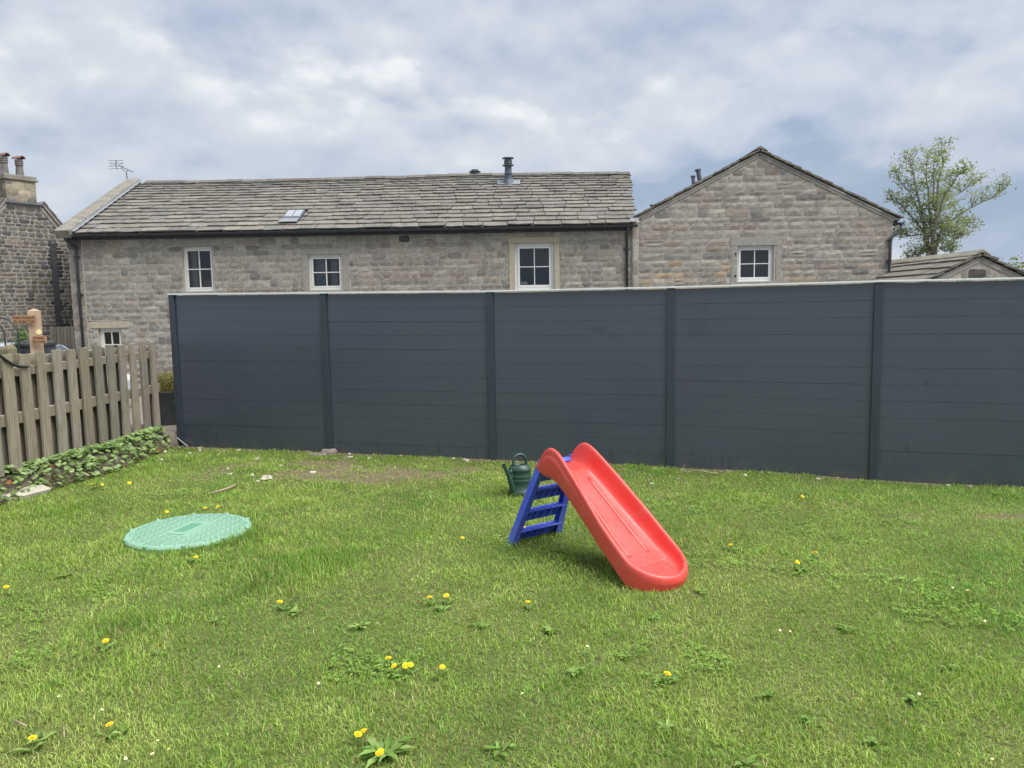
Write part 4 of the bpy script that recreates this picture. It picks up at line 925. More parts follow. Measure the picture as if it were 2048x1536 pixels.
def shrub(name, label, cat, centre_, rx, ry, rz, n, size, cols, stems=5, seed=1, group=None, matn='leaf'):
    rd = random.Random(seed); t = thing(name, (centre_[0], centre_[1], centre_[2]), label, cat, group); m = MB()
    for k in range(stems): a = rd.uniform(0, 6.28); m.tube([centre_, (centre_[0] + rx * .3 * math.cos(a), centre_[1] + ry * .3 * math.sin(a), centre_[2] + rz * .6), (centre_[0] + rx * .75 * math.cos(a), centre_[1] + ry * .75 * math.sin(a), centre_[2] + rz * rd.uniform(1.1, 1.7))], [.02 * rz, .015 * rz, .005 * rz], 5)
    mesh_obj('stem', m, 'bark', t); m = MB(); pts = []
    cl = [(rd.gauss(0, .5), rd.gauss(0, .5), rd.uniform(-.7, .9)) for _ in range(14)]
    for _ in range(n): c = rd.choice(cl); pts.append((centre_[0] + rx * (c[0] + rd.gauss(0, .26)), centre_[1] + ry * (c[1] + rd.gauss(0, .26)), centre_[2] + rz * (1 + c[2] + rd.gauss(0, .22)))) 
    leaf_quads(m, pts, size, cols, rd, .8); mesh_obj('foliage', m, matn, t); return t
q = aty(2040, 560, 40); shrub('far_tree', 'rounded green tree top showing past the outbuilding roof', 'tree', (q[0] + .3, 40, YARD), 1.5, 1.2, 1.75, 5200, .16, [(.12, .17, .06), (.16, .20, .08), (.10, .14, .05)], 6, 4, matn='tree_leaf')
q = aty(32, 690, 14.5); shrub('ivy_bush', 'leafy green bush against the dark stone house', 'bush', (q[0], 14.5, .0), .20, .2, .62, 1500, .06, [(.10, .18, .05), (.15, .23, .07), (.07, .13, .035)], 5, 9)

# ---------------------------------------------------------------- ledge, picket fence and what stands behind it
def build_ledge():
    ys = np.arange(4.2, 9.62, .07); prof = [(0.02, -.06), (0, .05), (-.02, .13), (-.05, .175), (-.14, .198), (-.30, .205), (-.55, .205), (-1.05, .20), (-1.06, YARD)]; mb = MB(); V = []; rd = np.random.default_rng(4)
    for y in ys:
        x0 = float(ledge_x(y)) + (.10 if y > 9.0 else 0)
        for k, (dx, z) in enumerate(prof):
            amp = .045 if y < 8.55 and k < 4 else .008
            nx = (vnoise(np.array([y * 5.0]), np.array([k * 1.7]), 2)[0] - .5) * 2 * amp + (vnoise(np.array([y * 14.]), np.array([k * 3.1]), 3)[0] - .5) * amp; zz = z * (1 + (vnoise(np.array([y * 3.]), np.array([k * .5]), 5)[0] - .5) * (.4 if y < 8.5 else .06) * (k < 5)) if k < 8 else z
            V.append((x0 + dx + nx, y, zz))
    n = len(prof); mb.add(V, [(j * n + i, (j + 1) * n + i, (j + 1) * n + i + 1, j * n + i + 1) for j in range(len(ys) - 1) for i in range(n - 1)]); mb.f += [tuple(range(n)), tuple(range((len(ys) - 1) * n, len(ys) * n))[::-1]]
    tag(mesh_obj('retaining_ledge', mb, 'concrete', smooth=True), 'low rough concrete and stone ledge along the lawn edge under the picket fence', 'ledge')
build_ledge()
def build_pickets():
    base = np.array([-4.43, 6.70, 0]); fd = np.array([.05, 1, 0]); fd /= np.linalg.norm(fd); fn = np.array([fd[1], -fd[0], 0])      # fn towards the lawn
    def F(s, d, z): return tuple(base + fd * s + fn * d + np.array([0, 0, z]))
    t = thing('picket_fence', F(1, 0, .205), 'weathered grey wooden picket fence with boards on both sides of its rails', 'fence'); rd = random.Random(8); wc = lambda: jit(rd.choice([(.25, .225, .18), (.235, .215, .178), (.265, .232, .18)]), rd, .82, 1.18)
    def picket(s, d0, d1, z0, z1, w):
        m = MB(); n = 6; c = wc(); vs = []; tw = rd.gauss(0, .006); tilt = rd.gauss(0, .006)
        for k in range(n):
            z = z0 + (z1 - z0) * k / (n - 1); j = rd.uniform(-.002, .002); sh = tilt * k / (n - 1)
            for (a, b) in ((-1, 0), (1, 0), (1, 1), (-1, 1)): vs.append(F(s + a * w / 2 + j + sh, (d0 if b == 0 else d1) + tw * a * (k / n), z + (rd.uniform(-.012, .004) if k == n - 1 else 0)))
        fs = [(0, 3, 2, 1), tuple(range(4 * n - 4, 4 * n))] + [(4 * k + i, 4 * k + (i + 1) % 4, 4 * k + 4 + (i + 1) % 4, 4 * k + 4 + i) for k in range(n - 1) for i in range(4)]
        m.add(vs, fs, c); mesh_obj('picket', m, 'old_wood', t, bevel=.003)
    pitch = .2255; s0 = .03
    for k in range(-8, 12):
        picket(s0 + pitch * k + rd.gauss(0, .004), 0, .024, .215 + rd.uniform(0, .02), 1.262 + rd.uniform(-.012, .012), rd.uniform(.122, .138))
    for k in range(-8, 11):
        if k > 8: continue
        picket(s0 + pitch * k - .012 + rd.gauss(0, .006), -.073, -.051, .22, 1.245 + rd.uniform(-.02, .012), rd.uniform(.11, .132))
    for (za, zb) in ((1.06, 1.135), (.635, .73)):
        m = MB(); m.box((-2.2, -.0505, za), (2.66, -.0005, zb), col=(.22, .195, .15), fr=F); mesh_obj('rail', m, 'old_wood', t, bevel=.004)
        m = MB(); m.box((-2.2, -.05, zb + .0005), (2.66, -.001, zb + .006), col=(.36, .34, .30), fr=F); mesh_obj('pale_top_edge', m, 'old_wood', t)  # thin paler strip along the top of each rail
    for s in (-1.2, .98, 2.56): m = MB(); m.box((s - .045, -.165, -.1), (s + .045, -.076, 1.19), col=(.17, .155, .12), fr=F); mesh_obj('post', m, 'old_wood', t, bevel=.006)
    # black rubber strip hooked over the first pickets
    a, b = [np.array(onplane(x, y, base + fn * .035, fn)) for x, y in ((0, 712), (56, 733))]; pts = []
    for f_ in np.linspace(-.5, 1, 13): p = a * (1 - f_) + b * f_; p[2] -= .035 * math.sin(max(f_, 0) * math.pi) ; pts.append(p)
    m = MB(); vs = []
    for i, p in enumerate(pts):
        w = .035 * (1 - .45 * i / 12); vs += [p + fn * .004 + np.array([0, 0, w * .6]), p + fn * .02 + np.array([0, 0, 0]), p + fn * .004 - np.array([0, 0, w * .6]), p + fn * .0]
    m.add(vs, [(4 * i + j, 4 * i + (j + 1) % 4, 4 * i + 4 + (j + 1) % 4, 4 * i + 4 + j) for i in range(12) for j in range(4)] + [(0, 1, 2, 3), (51, 50, 49, 48)]); tag(centre(mesh_obj('rubber_strip', m, 'rubber', smooth=True)), 'bent black rubber strip hanging on the picket fence', 'strip')
build_pickets()
def ground_cover():
    rd = random.Random(31); m = MB(); st = MB(); nr = np.random.default_rng(3); cols = [(.21, .31, .11), (.26, .36, .15), (.30, .39, .18), (.16, .25, .08)]; n = 0
    while n < 2300:
        y = rd.uniform(5.2, 8.95); gate = .25 + .75 * vnoise(np.array([y * 2.3]), np.array([.3]), 9)[0]
        if y > 8.7: gate *= .6
        u = rd.betavariate(1.25, 1.7); x = float(ledge_x(y)) + .10 - u * .42; hump = .09 * gate * math.sin(math.pi * min(max((.25 + u), 0), 1)) + .02
        z = (.205 if u > .3 else -.02 + .225 * (u / .3)) + rd.random() ** .6 * hump * 1.25
        if u < .3 and rd.random() > gate * 1.1: continue
        n += 1; s = rd.uniform(.017, .030); nn_ = Vector((rd.gauss(.25, .4), rd.gauss(-.15, .4), 1)).normalized(); a = nn_.orthogonal().normalized(); a.rotate(Matrix.Rotation(rd.uniform(0, 6.28), 3, nn_)); b = nn_.cross(a); p = Vector((x, y, z)); vs = [p - nn_ * s * .25]
        for k in range(10): an = 2 * math.pi * k / 10; rr = s * (1.15 if k % 2 == 0 else .82); vs.append(p + a * rr * math.cos(an) + b * rr * math.sin(an))
        v = rd.uniform(.75, 1.2); c = rd.choice(cols) if rd.random() > .012 else (.22, .09, .04); m.add(vs, [(0, k, k % 10 + 1) for k in range(1, 11)], tuple(q * v for q in c))
    o = mesh_obj('ground_cover', m, 'leaf', kind='stuff'); tag(o, 'trailing pale green rounded leaves spilling over the ledge below the pickets', 'plants')
    dry = MB()
    for _ in range(2200):
        y = rd.uniform(5.4, 9.0); x = float(ledge_x(y)) + rd.uniform(-.16, .07); z = .02 + .17 * max(0, min(1, (float(ledge_x(y)) + .05 - x) / .2)) + rd.uniform(0, .03); a = rd.uniform(0, 6.28); l_ = rd.uniform(.02, .07); dry.tube([(x, y, z), (x + l_ * math.cos(a), y + l_ * math.sin(a), z + rd.uniform(-.02, .015))], [.0016, .0009], 3, caps=False)
    o = mesh_obj('dead_stalks', dry, 'dry_stalk', kind='stuff'); tag(o, 'dry brown stalks matted along the ledge face', 'plant litter')
ground_cover()
def slab(name, cx, cy, z, lx, ly, h, rz, matn, label, cat, seed=0):
    rd = random.Random(seed); n = 9; m = MB(); top = []
    for k in range(n): a = 2 * math.pi * k / n; ca, sa = math.cos(a), math.sin(a); top.append((lx * ca * rd.uniform(.85, 1.1) * (1.2 if abs(ca) > .6 else 1), ly * sa * rd.uniform(.85, 1.1)))
    R_ = lambda p, s, zz: (cx + (p[0] * math.cos(rz) - p[1] * math.sin(rz)) * s, cy + (p[0] * math.sin(rz) + p[1] * math.cos(rz)) * s, zz)
    m.add([R_(p, .9, z) for p in top] + [R_(p, 1.0, z + h * .55) for p in top] + [R_(p, .8, z + h * rd.uniform(.85, 1.05)) for p in top] + [R_((0, 0), 1, z + h)], [(k, (k + 1) % n, n + (k + 1) % n, n + k) for k in range(n)] + [(n + k, n + (k + 1) % n, 2 * n + (k + 1) % n, 2 * n + k) for k in range(n)] + [(2 * n + k, 2 * n + (k + 1) % n, 3 * n) for k in range(n)] + [tuple(range(n))[::-1]])
    return tag(centre(mesh_obj(name, m, matn)), label, cat)
q = gnd(25, 995); slab('flagstone', q[0] - .02, q[1] - .05, -.02, .34, .20, .10, R(62), 'flagstone', 'flat pale flagstone at the foot of the ledge under the trailing leaves', 'stone', 3)
# rocks and rubble along the fence foot
for i, (px, py, lx, ly, h, lab) in enumerate([(658, 908, .075, .05, .055, 'brown rock leaning at the foot of the fence post'), (637, 911, .09, .018, .025, 'flat sliver of stone beside the brown rock')]):
    q = gnd(px, py); slab('rock', q[0], q[1], -.01, lx, ly, h + .01, .2, 'rock', lab, 'rock', i)
rd = random.Random(77)
for i in range(70):
    s = rd.uniform(-.1, 8.6); q = fpt(s, 0, rd.uniform(.02, .20) if rd.random() < .75 else rd.uniform(.2, .8)); z = float(lawn_z(q[0], q[1])); r_ = rd.uniform(.008, .022)
    slab('stone_chip', q[0], q[1], z - .004, r_ * 1.3, r_, r_ * rd.uniform(.7, 1.2), rd.uniform(0, 3), rd.choice(['pale_chip', 'rock', 'rock']), 'small loose stone chip on the soil at the fence foot', 'stone chip', i)['group'] = 'stone chips along the fence'
for i, (px, py) in enumerate([(565, 923), (560, 934), (460, 950), (505, 952), (455, 939), (625, 946), (700, 915), (738, 918), (515, 963), (400, 903), (380, 908), (330, 905)]):
    q = gnd(px, py); slab('pale_stone_chip', q[0], q[1], float(lawn_z(q[0], q[1])), rd.uniform(.015, .035), rd.uniform(.01, .02), rd.uniform(.012, .022), rd.uniform(0, 3), 'pale_chip', 'pale stone chip on the bare patch of lawn', 'stone chip', 90 + i)['group'] = 'pale chips on the bare patch'
def crumple(name, px, py, r_, h, matn, label, cat, seed):
    q = gnd(px, py); rd = random.Random(seed); n = 14; m = MB(); vs = [(q[0], q[1], float(lawn_z(q[0], q[1])) + h)]
    for ring, f_ in ((0, .5), (1, 1.0)):
        for k in range(n): a = 2 * math.pi * k / n; rr = r_ * f_ * rd.uniform(.6, 1.25); vs.append((q[0] + rr * 1.4 * math.cos(a), q[1] + rr * .8 * math.sin(a), float(lawn_z(q[0], q[1])) + h * rd.uniform(.1, 1.0) * (1 if ring == 0 else .45)))
    m.add(vs, [(0, 1 + k, 1 + (k + 1) % n) for k in range(n)] + [(1 + k, 1 + n + k, 1 + n + (k + 1) % n, 1 + (k + 1) % n) for k in range(n)]); o = mesh_obj(name, m, matn); md = o.modifiers.new('thick', 'SOLIDIFY'); md.thickness = .003; return tag(centre(o), label, cat)
crumple('plastic_scrap', 535, 960, .045, .05, 'pale_chip', 'crumpled white scrap on the bare patch of lawn', 'litter', 2)
flatmat('grey_shard', (.36, .36, .34), .7, .3, .2, 20)
crumple('broken_guttering', 347, 890, .12, .085, 'grey_shard', 'broken grey plastic pieces heaped where ledge meets the fence', 'debris', 5)
q = np.array(gnd(368, 893)); m = MB(); m.box((-.11, -.012, 0), (.10, .012, .006), fr=lambda a, b, c: (q[0] + a * .8, q[1] - .05 - a * .35 + b, .065 - a * .5 + c)); tag(centre(mesh_obj('grey_lath', m, 'grey_shard')), 'narrow grey strip leaning at the fence corner', 'strip')
def stick(px, pts, r_, label, name='stick', matn='stick'):
    m = MB(); P = []
    for (x, y, h) in pts: q = gnd(x, y); P.append((q[0], q[1], float(lawn_z(q[0], q[1])) + h))
    m.tube(P, [r_ * f_ for f_ in np.linspace(1, .55, len(P))], 7); return tag(centre(mesh_obj(name, m, matn, smooth=True)), label, 'stick')
stick(0, [(471, 975, .03), (455, 982, .035), (440, 985, .028), (417, 990, .02)], .012, 'forked pale stick lying on the lawn behind the green cover')
stick(0, [(30, 1458, .03), (55, 1468, .028)], .005, 'short pale twig among weeds in the near lawn'); stick(0, [(128, 1463, .025), (130, 1490, .03)], .004, 'thin reddish straw upright among weeds in the near lawn')
stick(0, [(1435, 950, .02), (1395, 945, .03), (1360, 948, .02)], .006, 'brown twig on the soil behind the slide'); stick(0, [(1385, 938, .12), (1372, 928, .04), (1362, 945, .01)], .003, 'thin dry stem propped against the fence behind the slide')

# planter with grasses between pickets and fence
def planter():
    c = (-4.30, 9.62); t = thing('planter', (c[0], c[1], .19), 'black square planter with yellowish grasses between picket fence and tall fence', 'planter'); m = MB(); h0, h1, z0, z1 = .165, .20, .195, .625; vs = []
    ang = R(38)
    def rot(x, y): return (c[0] + x * math.cos(ang) - y * math.sin(ang), c[1] + x * math.sin(ang) + y * math.cos(ang))
    for (h, z) in ((h0, z0), (h1, z1), (h1 - .02, z1), (h1 - .03, z1 - .05)):
        for sx, sy in ((-1, -1), (1, -1), (1, 1), (-1, 1)): x, y = rot(sx * h, sy * h); vs.append((x, y, z))
    m.add(vs, [(4 * k + i, 4 * k + (i + 1) % 4, 4 * k + 4 + (i + 1) % 4, 4 * k + 4 + i) for k in range(3) for i in range(4)] + [(3, 2, 1, 0)]); mesh_obj('pot', m, 'planter_black', t, bevel=.008)
    m = MB(); m.add([vs[12 + i] for i in range(4)], [(0, 1, 2, 3)]); mesh_obj('compost', m, 'soil', t); rd = random.Random(5); m = MB()
    for _ in range(420):
        x, y = rot(rd.uniform(-.15, .15), rd.uniform(-.15, .15)); a = rd.uniform(0, 6.28); l_ = rd.uniform(.10, .34); o = rd.uniform(.02, .10); w = .004; z = z1 - .05
        cc = rd.choice([(.26, .25, .07), (.33, .29, .10), (.18, .20, .06), (.30, .22, .10)]); m.add([(x - w, y, z), (x + w, y, z), (x + o * .4 * math.cos(a) + w * .7, y + o * .4 * math.sin(a), z + l_ * .6), (x + o * .4 * math.cos(a) - w * .7, y + o * .4 * math.sin(a), z + l_ * .6), (x + o * math.cos(a), y + o * math.sin(a), z + l_)], [(0, 1, 2, 3), (3, 2, 4)], cc)
    leaf_quads(m, [(*rot(rd.gauss(0, .10), rd.gauss(0, .10)), z1 + rd.uniform(-.02, .22)) for _ in range(500)], .03, [(.27, .28, .07), (.34, .31, .11), (.20, .17, .08)], rd); mesh_obj('grasses', m, 'leaf', t)
flatmat('planter_black', (.028, .032, .032), .55, .4, .5, 7)
planter()

# footpath signpost
def text_mesh(s, size, name):
    cu = bpy.data.curves.new(name, 'FONT'); cu.body = s; cu.size = size; cu.extrude = .0015; cu.align_x = 'CENTER'; cu.align_y = 'CENTER'; o = bpy.data.objects.new(name, cu); COL.objects.link(o)
    dg = bpy.context.evaluated_depsgraph_get(); me = bpy.data.meshes.new_from_object(o.evaluated_get(dg)); bpy.data.objects.remove(o); bpy.data.curves.remove(cu); return me
def signpost():
    Y = 12.0; c = aty(69.5, 640, Y); cx, cy = c[0], Y; zt = aty(69, 617, Y)[2]; ang = R(28)
    ex = np.array([math.cos(ang), math.sin(ang), 0]); ey = np.array([-math.sin(ang), math.cos(ang), 0]); O = np.array([cx, cy, 0])
    F = lambda a, b, z: tuple(O + ex * a + ey * b + np.array([0, 0, z])); t = thing('signpost', (cx, cy, YARD), 'light oak footpath signpost with one pointed arm and a small board', 'signpost')
    h = .086; m = MB(); m.box((-h, -h, YARD), (h, h, zt - .035), fr=F); m.add([F(-h, -h, zt - .035), F(h, -h, zt - .035), F(h, h, zt - .035), F(-h, h, zt - .035), F(0, 0, zt)], [(0, 1, 4), (1, 2, 4), (2, 3, 4), (3, 0, 4)]); mesh_obj('post', m, 'oak', t, bevel=.004)
    # pointed arm: hangs off the post's front face towards the left
    a2 = R(4); bx = np.array([math.cos(a2), math.sin(a2), 0]); by_ = np.array([-math.sin(a2), math.cos(a2), 0]); A = lambda u, d, z: tuple(O + bx * u + by_ * d + np.array([0, 0, z]))
    d0, d1 = -.150, -.118; YB = Y + d0; z1, z0 = aty(60, 630.5, YB)[2], aty(60, 646.5, YB)[2]; uL = aty(23, 639, YB)[0] - cx; zm = (z0 + z1) / 2; u1 = .085
    pr = [(u1, z0), (u1, z1), (uL + .045, z1), (uL, zm), (uL + .045, z0)]; n = 5; m = MB(); m.add([A(u, d0, z) for u, z in pr] + [A(u, d1, z) for u, z in pr], [tuple(range(n)), tuple(range(n, 2 * n))[::-1]] + [(i, n + i, n + (i + 1) % n, (i + 1) % n) for i in range(n)]); arm = mesh_obj('arm', m, 'oak_board', t, bevel=.003)
    def put(s, u, z, size, AA, d, par, bxv):
        me = text_mesh(s, size, 'lettering'); me.materials.append(MATS['engraved']); o = bpy.data.objects.new('lettering', me); COL.objects.link(o); p = np.array(AA(u, d, z)); b = np.array(BASE[par.name]); nrm = np.cross(bxv, [0, 0, 1]); o.parent = par
        o.matrix_local = Matrix.Translation(p - b) @ Matrix((tuple(bxv), (0, 0, 1), tuple(nrm))).transposed().to_4x4()
    put('Public Footpath', (uL + .03 + u1) / 2 - .005, zm + .028, .053, A, d0 - .001, arm, bx); put('Six Dales Trail', (uL + .03 + u1) / 2 - .005, zm - .03, .053, A, d0 - .001, arm, bx)
    a3 = R(2); bx3 = np.array([math.cos(a3), math.sin(a3), 0]); by3 = np.array([-math.sin(a3), math.cos(a3), 0]); B = lambda u, d, z: tuple(O + bx3 * u + by3 * d + np.array([0, 0, z]))
    q1, q0 = aty(63, 672, YB), aty(90.5, 686.5, YB); u0, u2 = q1[0] - cx, q0[0] - cx; z1, z0 = q1[2], q0[2]
    m = MB(); m.box((u0, d0, z0), (u2, d1, z1), fr=B); bd = mesh_obj('board', m, 'oak_board', t, bevel=.003)
    put('Private', (u0 + u2) / 2, (z0 + z1) / 2 + .026, .05, B, d0 - .001, bd, bx3); put('No Access', (u0 + u2) / 2, (z0 + z1) / 2 - .028, .044, B, d0 - .001, bd, bx3)
    q = aty(74.5, 664, Y); m = MB(); m.lathe([(.001, 0), (.04, 0), (.04, .008), (.001, .009)], 18, fr=lambda a, b, z: tuple(np.array(F(0.045, -h, q[2])) + ex * a + np.array([0, 0, b]) - ey * z)); mesh_obj('waymark_disc', m, 'brass_disc', t)
signpost()

# things behind the picket fence
def black_store():
    Y = 13.0; a, b = aty(25, 700, Y), aty(66, 700, Y); zt = aty(60, 677, Y)[2]; ze = aty(30, 689, Y)[2]; x0, x1 = a[0], b[0] + .06; t = thing('storage_box', ((x0 + x1) / 2, Y + .3, YARD), 'black storage box with a sloping lid behind the signpost', 'box')
    m = MB(); m.box((x0 + .02, Y, YARD), (x1 - .02, Y + .6, ze - .05)); mesh_obj('body', m, 'black_plastic', t, bevel=.01); xm = (x0 + x1) / 2
    m = MB(); m.add([(x0, Y - .02, ze - .048), (x1, Y - .02, ze - .048), (x1, Y + .62, ze - .048), (x0, Y + .62, ze - .048), (x0, Y - .02, ze), (x1, Y - .02, ze), (x1, Y + .62, ze), (x0, Y + .62, ze), (xm - .02, Y + .22, zt), (xm + .02, Y + .38, zt)], [(0, 3, 2, 1), (0, 1, 5, 4), (1, 2, 6, 5), (2, 3, 7, 6), (3, 0, 4, 7), (4, 5, 8), (5, 6, 9, 8), (6, 7, 9), (7, 4, 8, 9)]); mesh_obj('lid', m, 'planter_black', t, bevel=.008)
black_store()
def gate():
    Y = 16.4; a, b = aty(98, 655, Y), aty(146, 655, Y); zt = a[2]; t = thing('board_gate', ((a[0] + b[0]) / 2, Y, YARD), 'weathered vertical board gate between the dark house and the barn', 'gate'); n = 7; w = (b[0] - a[0]) / n; rd = random.Random(2)
    for k in range(n): m = MB(); m.box((a[0] + k * w + .006, Y, YARD + .04), (a[0] + (k + 1) * w - .006, Y + .022, zt + rd.uniform(-.012, .012)), col=jit((.15, .14, .115), rd, .8, 1.15)); mesh_obj('board', m, 'old_wood', t, bevel=.003)
    for z in (zt - .2, YARD + .3): m = MB(); m.box((a[0], Y + .023, z), (b[0], Y + .06, z + .09), col=(.16, .15, .12)); mesh_obj('rail', m, 'old_wood', t)
gate()
def arch():
    Y = 12.6; r_ = .30; zc = aty(9, 672, Y)[2]; xr = aty(10, 680, Y)[0]; c = xr - r_; t = thing('garden_arch', (c, Y, YARD), 'black wrought iron garden arch beside the ivy bush', 'arch')
    for dy in (0, .35):
        m = MB(); m.tube([(c - r_, Y + dy, YARD), (c - r_, Y + dy, zc)] + [(c + r_ * math.cos(a), Y + dy, zc + r_ * math.sin(a)) for a in np.linspace(math.pi, 0, 14)] + [(c + r_, Y + dy, zc), (c + r_, Y + dy, YARD)], .012, 8); mesh_obj('hoop', m, 'iron', t, smooth=True)
    for z in np.arange(YARD + .25, zc, .25):
        for x in (c - r_, c + r_): m = MB(); m.tube([(x, Y, z), (x, Y + .35, z)], .006, 6); mesh_obj('rung', m, 'iron', t)
arch()
m = MB(); c = aty(14, 700, 8.6); pts = [(-.075, -.07), (.07, -.08), (.08, .06), (-.06, .075)]; zt = aty(14, 689, 8.6)[2]
m.add([(c[0] + a, 8.6 + b, -.3) for a, b in pts] + [(c[0] + a * .98, 8.6 + b, zt - .05) for a, b in pts] + [(c[0] + a * .7, 8.6 + b * .7, zt + (.0 if a > 0 else -.03)) for a, b in pts], [(k, (k + 1) % 4, 4 + (k + 1) % 4, 4 + k) for k in range(4)] + [(4 + k, 4 + (k + 1) % 4, 8 + (k + 1) % 4, 8 + k) for k in range(4)] + [(8, 9, 10, 11), (3, 2, 1, 0)], (.20, .185, .12)); tag(centre(mesh_obj('old_post', m, 'old_wood', bevel=.01)), 'mossy old timber post behind the picket fence', 'post')
def car():
    """silver hatchback, nose to the right"""
    Y0 = 14.3; x1 = aty(188, 690, Y0)[0]; Wd = 1.62; gz = YARD - .06; x0 = x1; t = thing('parked_car', (x0 - 1.8, Y0 + Wd / 2, gz), 'pale silver car parked behind the signpost and picket fence', 'car')
    side = [(0.0, .35), (0.02, .62), (.12, .74), (.95, .90), (1.60, 1.36), (2.1, 1.46), (3.0, 1.45), (3.65, 1.22), (3.95, .92), (4.02, .6), (4.0, .35)]
    n = len(side); m = MB(); vs = []
    for (yy, s_) in ((.0, 0), (.10, 1), (Wd - .10, 1), (Wd, 0)):
        for (x, z) in side: vs.append((x0 - .9 * (2 + (x - 2) * (.985 if s_ == 0 else 1)), Y0 + yy + (.10 if (z > 1.0 and yy < .05) else (-.10 if z > 1.0 and yy > Wd - .05 else 0)), gz + (z if s_ else (z - .03 if z > .4 else z))))
    m.add(vs, [(k * n + i, k * n + i + 1, (k + 1) * n + i + 1, (k + 1) * n + i) for k in range(3) for i in range(n - 1)] + [tuple(range(n)), tuple(range(3 * n, 4 * n))[::-1]]); body = mesh_obj('body', m, 'car_paint', t, bevel=.02, smooth=True)
    P = lambda x, y, z: (x0 - .9 * x, Y0 + y, gz + z)
    m = MB(); m.add([P(.98, .18, .932), P(.98, Wd - .18, .932), P(1.58, Wd - .24, 1.352), P(1.58, .24, 1.352)], [(0, 1, 2, 3)]); m.v = [(x + .012, y, z + .014) for x, y, z in m.v]; mesh_obj('windscreen', m, 'car_glass', t)
    for yy, sg in ((-.012, 1), (Wd + .012, -1)):
        m = MB(); m.add([P(1.15, yy + .045 * sg, .95), P(2.2, yy + .05 * sg, .95), P(2.2, yy + .115 * sg, 1.36), P(1.68, yy + .115 * sg, 1.34)], [(0, 1, 2, 3)]); mesh_obj('side_window', m, 'car_glass', t); m = MB(); m.add([P(2.26, yy + .05 * sg, .95), P(3.35, yy + .05 * sg, .95), P(3.2, yy + .115 * sg, 1.34), P(2.26, yy + .115 * sg, 1.36)], [(0, 1, 2, 3)]); mesh_obj('side_window', m, 'car_glass', t)
        for xw in (.75, 3.25):
            def fw(a, b, z): return P(xw + a, yy + (.09 - z) * sg, .31 + b)
            m = MB(); m.lathe([(.20, -.01), (.30, 0), (.31, .02), (.31, .16), (.30, .18)], 22, fr=fw); wh = mesh_obj('wheel', m, 'tyre', t); m = MB(); m.lathe([(.001, .186), (.06, .19), (.19, .182), (.20, .17)], 18, fr=fw); mesh_obj('rim', m, 'grey_shard', wh)
        m = MB(); m.box(P(.02, .16 if sg > 0 else Wd - .46, .62), P(.16, .46 if sg > 0 else Wd - .16, .74)); mesh_obj('headlight', m, 'white_plastic', t, bevel=.02)
        m = MB(); m.box(P(1.18, -.14 if sg > 0 else Wd + .02, .93), P(1.30, -.02 if sg > 0 else Wd + .14, 1.05)); mesh_obj('mirror', m, 'car_paint', t, bevel=.02)
car()

